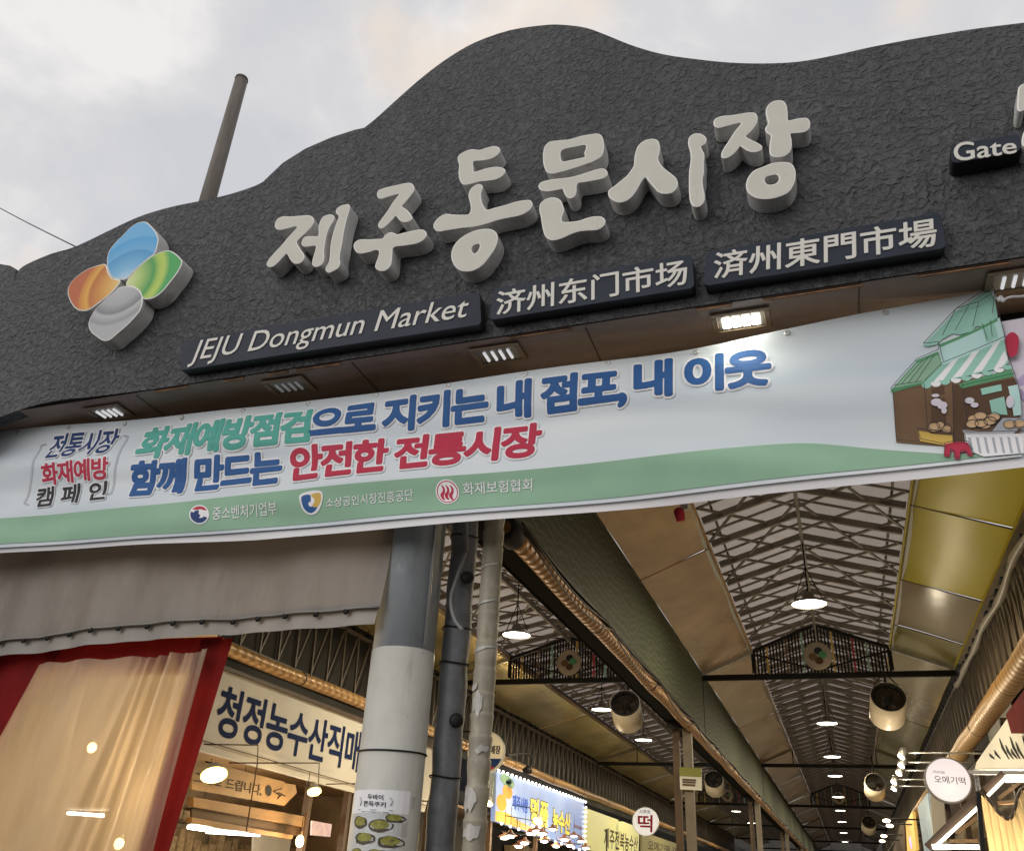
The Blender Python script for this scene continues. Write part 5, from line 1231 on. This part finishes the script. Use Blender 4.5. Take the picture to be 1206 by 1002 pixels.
MB().bar(P + Vector((0, .035, r_)), Vector((XS - .1, P.y + .035, P.z + r_)), .03, .03).build('arm', M_DARK, t)
MB().tube([P + Vector((0, .035, r_)), P + Vector((0, .035, r_ - .03))], .02, 8).build('hook', M_DARK, t)
M_BLUEBOX = mat('blue_lit_sign', (.25, .38, .72), .35, emit=(.36, .50, 1.0), estr=.30, col2=(.42, .52, .80), vscale=1.2)
bq = [(585, 907.5), (688, 944.5), (687, 1001), (583, 966)]
t, q = signboard('blue_signboard', 'backlit blue signboard with oranges and yellow lettering edged with bulbs', bq, XS, M_BLUEBOX, .12)
def onsign(u, v): return (q[0] * (1 - u) + q[1] * u) * (1 - v) + (q[3] * (1 - u) + q[2] * u) * v
def sq(u0, u1, v0, v1): return [onsign(u0, v0), onsign(u1, v0), onsign(u1, v1), onsign(u0, v1)]
M_YT = mat('yellow_lit_text', (.8, .65, .1), .4, emit=(1, .85, .15), estr=.5)
write('lettering', '제주사랑', sq(.15, .30, .36, .64), mat('deep_blue_text', (.02, .08, .42), .4, emit=(.05, .15, .8), estr=.25), t, .04, 0, .006)
write('lettering', '명품', sq(.33, .52, .30, .78), M_YT, t, .045, 0, .012); write('lettering_edge', '명품', sq(.33, .52, .30, .78), M_WOODD, t, .08, 0, .006)
write('lettering', '농수산', sq(.58, .80, .36, .78), M_YT, t, .045, 0, .012); write('lettering_edge', '농수산', sq(.58, .80, .36, .78), M_WOODD, t, .08, 0, .006)
mb = MB()
for u0, u1, v in ((.85, .97, .56), (.85, .97, .74)): mb.bar(onsign(u0, v) + Vector((.01, 0, 0)), onsign(u1, v) + Vector((.01, 0, 0)), .012, .09, (0, 0, 1))
mb.build('printed_number', M_PLILAC, t)
mb = MB()
for (u, v, a, b, k) in ((.05, .60, .045, .17, 0), (.10, .34, .045, .15, 0), (.08, .1, .05, .12, 1), (.12, .16, .04, .1, 1)):
    mb.flat([onsign(u + a * math.cos(R(d_)), v + b * math.sin(R(d_))) + Vector((.008 + .002 * k, 0, 0)) for d_ in range(0, 360, 24)], k)
mb.flat([onsign(u, v) + Vector((.007, 0, 0)) for u, v in ((0, .8), (.1, .76), (.2, .84), (.4, .9), (.55, .98), (.55, 1), (0, 1))], 2)
mb.build('printed_oranges', [mat('orange_print', (.8, .3, .04), .4, emit=(1, .4, .08), estr=.35), M_PGREEN, M_PYEL], t, normals=False)
M_SB = glow('sign_bulbs', (1, .97, .95), 5)
for u, v in [(k / 25, -.012) for k in range(26)] + [(k / 25, 1.02) for k in range(1, 26, 2)] + [(1.005, k / 10) for k in range(1, 10)]:
    MB().sphere(onsign(u, v) + Vector((.05, 0, 0)), .035, seg=8).build('bulb', M_SB, t)
t, q = signboard('yellow_signboard', 'pale yellow signboard with vertical brush lettering next to the blue one', [(690, 951), (753, 974), (752, 1008), (689, 1000)], XS, mat('yellow_lit_sign', (.55, .52, .18), .4, emit=(1, .92, .35), estr=.42, col2=(.65, .62, .40), vscale=.7), .1)
write('lettering', '제주전복농수산', sq(.3, .97, .34, .88), M_WOODD, t, .02, 0, .008)
t, q = signboard('dull_signboard', 'dim olive signboard beyond the pale yellow one', [(757, 979), (806, 996), (806, 1012), (757, 1004)], XS, mat('olive_sign', (.30, .26, .12), .5, emit=(.8, .7, .3), estr=.12), .1)
write('lettering', '오메기떡 감귤', sq(.1, .9, .3, .8), M_WOODD, t, .02, 0, .008)
P = atX(760, 967, -6.8); r_ = 14 / 1020 * (P - Vector((0, 0, CH))).length
t = disc('white round sign with a dark red rice-cake character above the yellow signboards', P, r_, mat('lit_white_disc', (.75, .72, .70), .4, emit=(1, .94, .92), estr=.55), M_PWHITE)
write('lettering', '떡', [P + Vector((-r_ * .55, 0, r_ * .45)), P + Vector((r_ * .55, 0, r_ * .45)), P + Vector((r_ * .5, 0, -r_ * .7)), P + Vector((-r_ * .55, 0, -r_ * .7))], M_PRED, t, .02, 0, .008)
write('lettering', '시루원', [P + Vector((-r_ * .45, 0, r_ * .82)), P + Vector((r_ * .4, 0, r_ * .82)), P + Vector((r_ * .4, 0, r_ * .55)), P + Vector((-r_ * .45, 0, r_ * .55))], M_PBLACK, t, .01, 0, .008)
MB().bar(P + Vector((0, .03, 0)), Vector((XS - .1, P.y + .03, P.z)), .04, .04).build('arm', M_DARK, t)
# dark photo panel behind the beige round sign
t, q = signboard('picture_panel', 'dark picture panel of reeds left of the blue signboard', [(557, 897), (584, 907), (583, 947), (556, 938)], XS, mat('dusk_picture', (.05, .08, .10), .4, emit=(.3, .45, .5), estr=.15, col2=(.14, .12, .05), vscale=3), .08)
mb = MB(); random.seed(9)
for k in range(9):
    u = .1 + .09 * k; mb.bar(onsign(u, .8) + Vector((.01, 0, 0)), onsign(u + .05, .45 - .1 * random.random()) + Vector((.01, 0, 0)), .01, .02)
mb.build('printed_reeds', M_PTEXT, t)
# left wall behind the shops and floor-level stalls
t = thing('shop_row', 'dark shop fronts under the signboards along the left wall', 'shop', (-8.5, 30, 0))
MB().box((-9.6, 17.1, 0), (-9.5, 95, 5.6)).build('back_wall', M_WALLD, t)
MB().box((-9.5, 17.1, 3.0), (-7.95, 95, 3.05)).build('canopy', M_WOODD, t)
mb = MB()
for k in range(14): MB().box((-8.05, 17.6 + k * 3.6, 0), (-7.95, 17.72 + k * 3.6, 3.0)).build('post', M_WOODD, t)
random.seed(11)
mb = MB()
for k in range(60): 
    y = 17.5 + k * .55; mb.box((-9.4, y, .4), (-8.8, y + .45, .4 + random.uniform(.4, 2.2)))
o = mb.build('stacked_goods', M_GLASSG, t); o['kind'] = 'stuff'
# hanging stall lamps above the far stalls
lamps_px = [(594, 986), (601, 984), (624, 981), (632, 978), (639, 981), (651, 976), (618, 992), (641, 990), (655, 996), (665, 988), (671, 995), (684, 990), (690, 998), (611, 996), (676, 984)]
proto = None
for k, (x, y) in enumerate(lamps_px):
    P = atX(x, y, -6.9 + .5 * math.sin(k * 2.2))
    lab = 'small bright lamp with red shade over the far left stalls, number %s from the left' % ['one', 'two', 'five', 'seven', 'eight', 'ten', 'four', 'nine', 'eleven', 'twelve', 'thirteen', 'fourteen', 'fifteen', 'three', 'six'][k]
    lab = 'small bright lamp with a flat dark shade hanging over the far left stalls'
    if proto is None:
        t = thing('stall_lamp', lab, 'lamp', P, 'small lamps over the far left stalls')
        MB().sphere(P + Vector((0, 0, -.01)), .06, seg=10, sc=(1.5, 1.5, .5)).build('bulb', M_WHITEGLOW, t)
        MB().lathe([(.15, .01), (.13, .03), (.05, .07), (.03, .12), (0, .12)], P, (0, 0, 1), 18).build('shade', mat('dark_brown_shade', (.16, .06, .035), .5), t)
        MB().tube([P + Vector((0, 0, .16)), P + Vector((0, 0, .55))], .006, 5).build('cord', M_CABLE, t); proto = t
    else:
        rr = dup(proto, P)
        if k % 4 == 1: lamp_light('stall_light', 'POINT', P + Vector((0, 0, -.15)), 60, (1.0, .82, .55), .1, rr)
mb = MB()
for (a, b) in (((590, 978), (695, 996)), ((596, 960), (640, 968)), ((640, 968), (644, 985)), ((609, 963), (609, 975))): mb.tube([atX(*a, -6.9), atX(*b, -6.9)], .012, 5)
mb.bar((-6.9, 17.5, 0), (-6.9, 17.5, 3.0), .04, .04); mb.bar((-6.9, 28.5, 0), (-6.9, 28.5, 3.2), .04, .04)
tag(mb.build('lamp_frame', M_CABLE, None, (-6.9, 20, 0)), 'thin black pipe frame carrying lamps in front of the blue signboard', 'frame')
for (x, y, X_, lab) in ((574, 944, -7.3, 'tilted clamp lamp below the beige round sign'), (634, 966, -7.0, 'tilted clamp lamp in front of the blue signboard'), (521, 966, -6.2, 'yellow spotlight between the two wrapped pipes')):
    P = atX(x, y, X_); t = saucer(P, (.2, .5, .8), lab, .13); t['group'] = 'clamp lamps on the left side'
    MB().tube([P + Vector((.02, .06, .1)), P + Vector((-.3, .2, .3)), Vector((XS, P.y + .3, P.z + .35))], .012, 6).build('arm', M_CABLE, t)
# extractor hose hook
mb = MB(); P = [atX(x, y, -7.3) for x, y in ((596, 889), (612, 887), (624, 889), (626, 900), (622, 905))]; mb.tube(smooth_open(P, 5), .03, 8)
mb.lathe([(.0, 0), (.10, 0), (.13, .1), (.0, .22)], atX(621, 911, -7.3), (0, 0, 1), 16); tag(mb.build('hooked_vent', M_DARK, None, P[0]), 'dark hooked vent pipe above the blue signboard', 'vent')

# ------------------------------------------------------------------ right-hand shops
XRW = 2.3
t = thing('shop_row', 'shop fronts under the beige upper wall on the right side', 'shop', (3, 25, 0))
MB().box((3.6, 5.5, 0), (3.7, 95, 5.6)).build('back_wall', M_BRICK, t)
MB().box((2.66, 15, 2.9), (3.6, 95, 2.95)).build('canopy', M_WOODD, t)
mb = MB()
for k in range(16): MB().box((2.5, 16 + k * 3.6, 0), (2.62, 16.12 + k * 3.6, 4.3)).build('post', M_WOODD, t)
mb = MB().box((2.62, 6.0, 3.2), (2.66, 15.5, 4.45)); mb.build('beige_fascia', M_BEIGE, t)
# red box sign
t = thing('red_box_sign', 'plain dark red box sign cut by the right edge', 'sign', atX(1206, 840, 2.0))
q = quadX([(1184.5, 841), (1240, 765), (1240, 862), (1191, 863.4)], 2.0); MB().prism(q, (.25, 0, 0)).build('box', M_RED, t)
# white board with ink strokes and metal edge
t = thing('ink_painted_board', 'white board with black ink strokes above the grey metal canopy edge', 'sign', atX(1170, 890, 2.12))
q = quadX([(1150, 897), (1186, 846), (1260, 768), (1260, 905), (1148, 905)], 2.12); MB().prism(q, (.05, 0, 0)).build('board', M_WHITEP, t)
mb = MB(); random.seed(21)
for (x, y, h_) in ((1178, 893, 10), (1188, 893, 24), (1193, 893, 16), (1201, 893, 26), (1206, 893, 20), (1171, 893, 6), (1198, 893, 12), (1215, 890, 24), (1226, 890, 18)):
    p0 = atX(x, y, 2.112); p1 = atX(x - 3 - h_ * .14, y - h_ * .5, 2.112); p2 = atX(x - 4 - h_ * .3, y - h_, 2.112)
    MB().tube([p0, p1, p2], [.006, .022, .004], 5).build('ink_stroke', M_PBLACK, t)
q = quadX([(1146, 905), (1260, 903), (1260, 914), (1146, 912.5)], 2.02); bevel(MB().prism(q, (.2, 0, 0)).build('metal_edge', mat('grey_canopy_metal', (.30, .31, .31), .35, metal=.5), t), .008)
# round rice-cake sign
P = at(1116.5, 918, 10.0); r_ = 26.3 / 1020 * (P - Vector((0, 0, CH))).length * .78
t = disc('large white glowing round sign reading 오메기떡 on the right', P, r_, mat('lit_pinkish_disc', (.75, .70, .72), .4, emit=(1, .93, .95), estr=.62), M_PGREY, th=.12)
write('lettering', '오메기떡', [P + Vector((-r_ * .60, 0, r_ * .20)), P + Vector((r_ * .74, 0, r_ * .12)), P + Vector((r_ * .74, 0, -r_ * .22)), P + Vector((-r_ * .60, 0, -r_ * .14))], M_PBLACK, t, .0, 0, .008)
write('lettering', '아라원', [P + Vector((-r_ * .60, 0, r_ * .42)), P + Vector((-r_ * .1, 0, r_ * .38)), P + Vector((-r_ * .1, 0, r_ * .26)), P + Vector((-r_ * .60, 0, r_ * .29))], M_PBLACK, t, .0, 0, .008)
MB().bar(P + Vector((r_ * .9, .06, r_ * .4)), Vector((2.4, P.y + .06, P.z + r_ * .4)), .03, .03).build('arm', M_SILVER, t)
# row of rod lamps
for k, ((x, y), xe) in enumerate(zip(((1063, 886), (1063, 897), (1060, 906.5), (1054, 917), (1054, 925)), (1145, 1142, 1100, 1095, 1092))):
    P = atZ(x, y, 3.75)
    t = thing('rod_lamp', '%s white spotlight on the row of rods left of the round rice-cake sign' % ('topmost', 'second from top', 'middle', 'fourth from top', 'lowest')[k], 'lamp', P, 'white spotlights on horizontal rods')
    MB().tube([P + Vector((.08, 0, 0)), Vector((2.5, P.y, P.z))], .014, 6).build('rod', M_SILVER, t)
    MB().lathe([(0, -.06), (.055, -.06), (.06, .05), (.02, .09), (0, .09)], P, (.5, .3, .8), 14).build('head', M_SILVER, t)
    MB().lathe([(0, 0), (.05, 0), (.055, .012), (0, .014)], P + Vector((-.035, -.02, -.075)), (.5, .3, .8), 14).build('lens', M_WHITEGLOW, t); lamp_light('spot_light', 'POINT', P + Vector((-.12, -.06, -.16)), 22, (1.0, .85, .6), .05, t)
P = [at(1143, 903, 11), at(1146, 893, 11)]
# poster panel and orange sign further in
t, q = signboard('blue_poster', 'pale blue picture panel projecting under the round rice-cake sign', [(1083, 949), (1095, 933), (1103, 990), (1092, 1010)], 1.95, mat('pale_blue_poster', (.45, .55, .60), .4, emit=(.65, .8, .9), estr=.18, col2=(.15, .22, .26), vscale=3.5), .05)
q2 = quadY([(1095, 932), (1112, 945), (1117, 1010), (1101, 1010)], atX(1095, 932, 1.95).y + .02); MB().prism(q2, (0, .05, 0)).build('side_panel', M_WHITEP, t)
t, q = signboard('orange_signboard', 'orange glowing sign with a violet light deeper in the right-hand row', [(1068, 972), (1078, 955), (1083, 1000), (1070, 1010)], 1.9, mat('orange_lit_sign', (.6, .4, .12), .4, emit=(1, .62, .15), estr=.6), .08)
MB().sphere(onsign(.6, .7) + Vector((-.06, 0, 0)), .16, seg=12, sc=(.3, 1, 1.3)).build('violet_light', glow('violet_glow', (.75, .1, 1), 2.0), t)
t, q = signboard('wooden_sign', 'dark wooden panel with red edge beside the orange sign', [(1053, 1005), (1064, 968), (1068, 972), (1070, 1012)], 1.85, M_WOODD, .08)
for k, (x, y) in enumerate(((1044, 966), (1048, 972), (1041, 984), (1039, 990))):
    P = atZ(x, y, 3.6); t = thing('far_spotlight', 'tiny warm spotlight on rods deep in the right-hand aisle', 'lamp', P, 'tiny warm spotlights deep in the right-hand aisle')
    MB().sphere(P, .12, seg=10, sc=(.9, .4, .4)).build('bulb', M_WARMS, t); MB().tube([P + Vector((.1, 0, .05)), Vector((2.5, P.y, P.z + .05))], .02, 5).build('rod', M_DARK, t)
# canopy frame with light strips
Yc = 7.6
cf = thing('stall_canopy', 'stall canopy frame of dark bars lined with glowing light strips at the lower right', 'canopy', at(1150, 1000, Yc))
def c3(x, y, dy=0): return at(x, y, Yc + dy)
for a, b in (((1092, 997), (1152, 938)), ((1160, 930), (1182, 911))): MB().bar(c3(*a), c3(*b), .05, .05, (0, 1, 0)).build('bar', M_WOODD, cf)
for a, b, wd in (((1100, 998), (1151, 951), .045), ((1098, 996.5), (1153, 997), .03), ((1164, 936), (1184, 916), .05), ((1184, 917), (1240, 915), .045)): MB().bar(c3(*a, -.03), c3(*b, -.03), wd, .02, (0, 0, 1) if abs(a[1] - b[1]) > 5 else (0, 1, 0)).build('light_strip', M_LED, cf)
for a, b in (((1126, 981), (1151, 962)), ((1118, 990), (1152, 990)), ((1176, 940), (1206, 917)), ((1175, 945), (1212, 943))): MB().bar(c3(*a, .25), c3(*b, .25), .025, .03, (0, 1, 0)).build('inner_bar', M_WOOD, cf)
MB().bar(c3(1152, 932, -.08), c3(1160, 1040, -.08), .03, .04, (0, 1, 0)).build('post', M_DARK, cf)
MB().box(Vector((2.0, Yc + .5, 1.0)), Vector((3.5, Yc + .55, 3.1))).build('back_panel', M_SHOPW, cf)
mb = MB(); a, b = c3(1150, 914, -.06), c3(1152, 932, -.08)
for k in range(5):
    P = a.lerp(b, (k + .5) / 5); mb.tube([P + Vector((.013 * math.cos(R(q_)), .006 * math.sin(R(q_ * 2)), .018 * math.sin(R(q_)))) for q_ in range(0, 361, 45)], .004, 5, cap=False)
tag(mb.build('hanging_chain', M_SILVER, None, a), 'short chain holding up the corner of the tan vinyl sheet', 'chain')
# tan vinyl sheet hung from two corners
M_VINYL2 = mat('tan_vinyl', (.50, .36, .18), .15, var=.2, vscale=2.5, bump=.3, bscale=5, bdist=.03, trans=((.95, .78, .5), .5, .1))
bm = bmesh.new(); cols = []
top_c = smooth_open([c3(1153, 931, -.1), c3(1165, 942, -.12), (c3(1178, 958, -.15)), c3(1189, 964, -.16), c3(1195, 952, -.15), c3(1200, 934, -.12), c3(1208, 928, -.1), c3(1230, 935, -.1), c3(1260, 950, -.1)], 6)
for i, P in enumerate(top_c):
    col = []
    for k in range(15):
        f_ = k / 14; X_ = P.x + (.10 * f_ if P.x > top_c[20].x else -.02 * f_); z = P.z + (1.2 - P.z) * f_
        col.append(bm.verts.new((X_, P.y + .05 * math.sin(i * .5 + 2 * f_) * f_ + .02 * math.sin(i * 1.3), z)))
    cols.append(col)
for a, b in zip(cols, cols[1:]):
    for k in range(14): bm.faces.new((a[k], a[k + 1], b[k + 1], b[k])).smooth = True
me = bpy.data.meshes.new('sheet'); bm.to_mesh(me); bm.free()
vs2 = thing('tan_vinyl_sheet', 'tan translucent vinyl sheet hung in two points at the lower right corner', 'curtain', c3(1180, 1000))
link('sheet', me, M_VINYL2, vs2)
MB().tube(top_c, .012, 6).build('hem', M_WOODD, vs2)
P = c3(1215, 985, .3); t = thing('stall_bulb', 'warm bulb glowing behind the tan vinyl sheet at the lower right', 'lamp', P)
MB().sphere(P, .06, seg=12).build('bulb', M_WARM, t); lamp_light('bulb_light', 'POINT', P + Vector((0, .1, -.05)), 60, (1.0, .74, .4), .06, t); MB().tube([P + Vector((0, 0, .05)), P + Vector((0, 0, .14))], .024, 8).build('socket', M_DARK, t)

# end of the market
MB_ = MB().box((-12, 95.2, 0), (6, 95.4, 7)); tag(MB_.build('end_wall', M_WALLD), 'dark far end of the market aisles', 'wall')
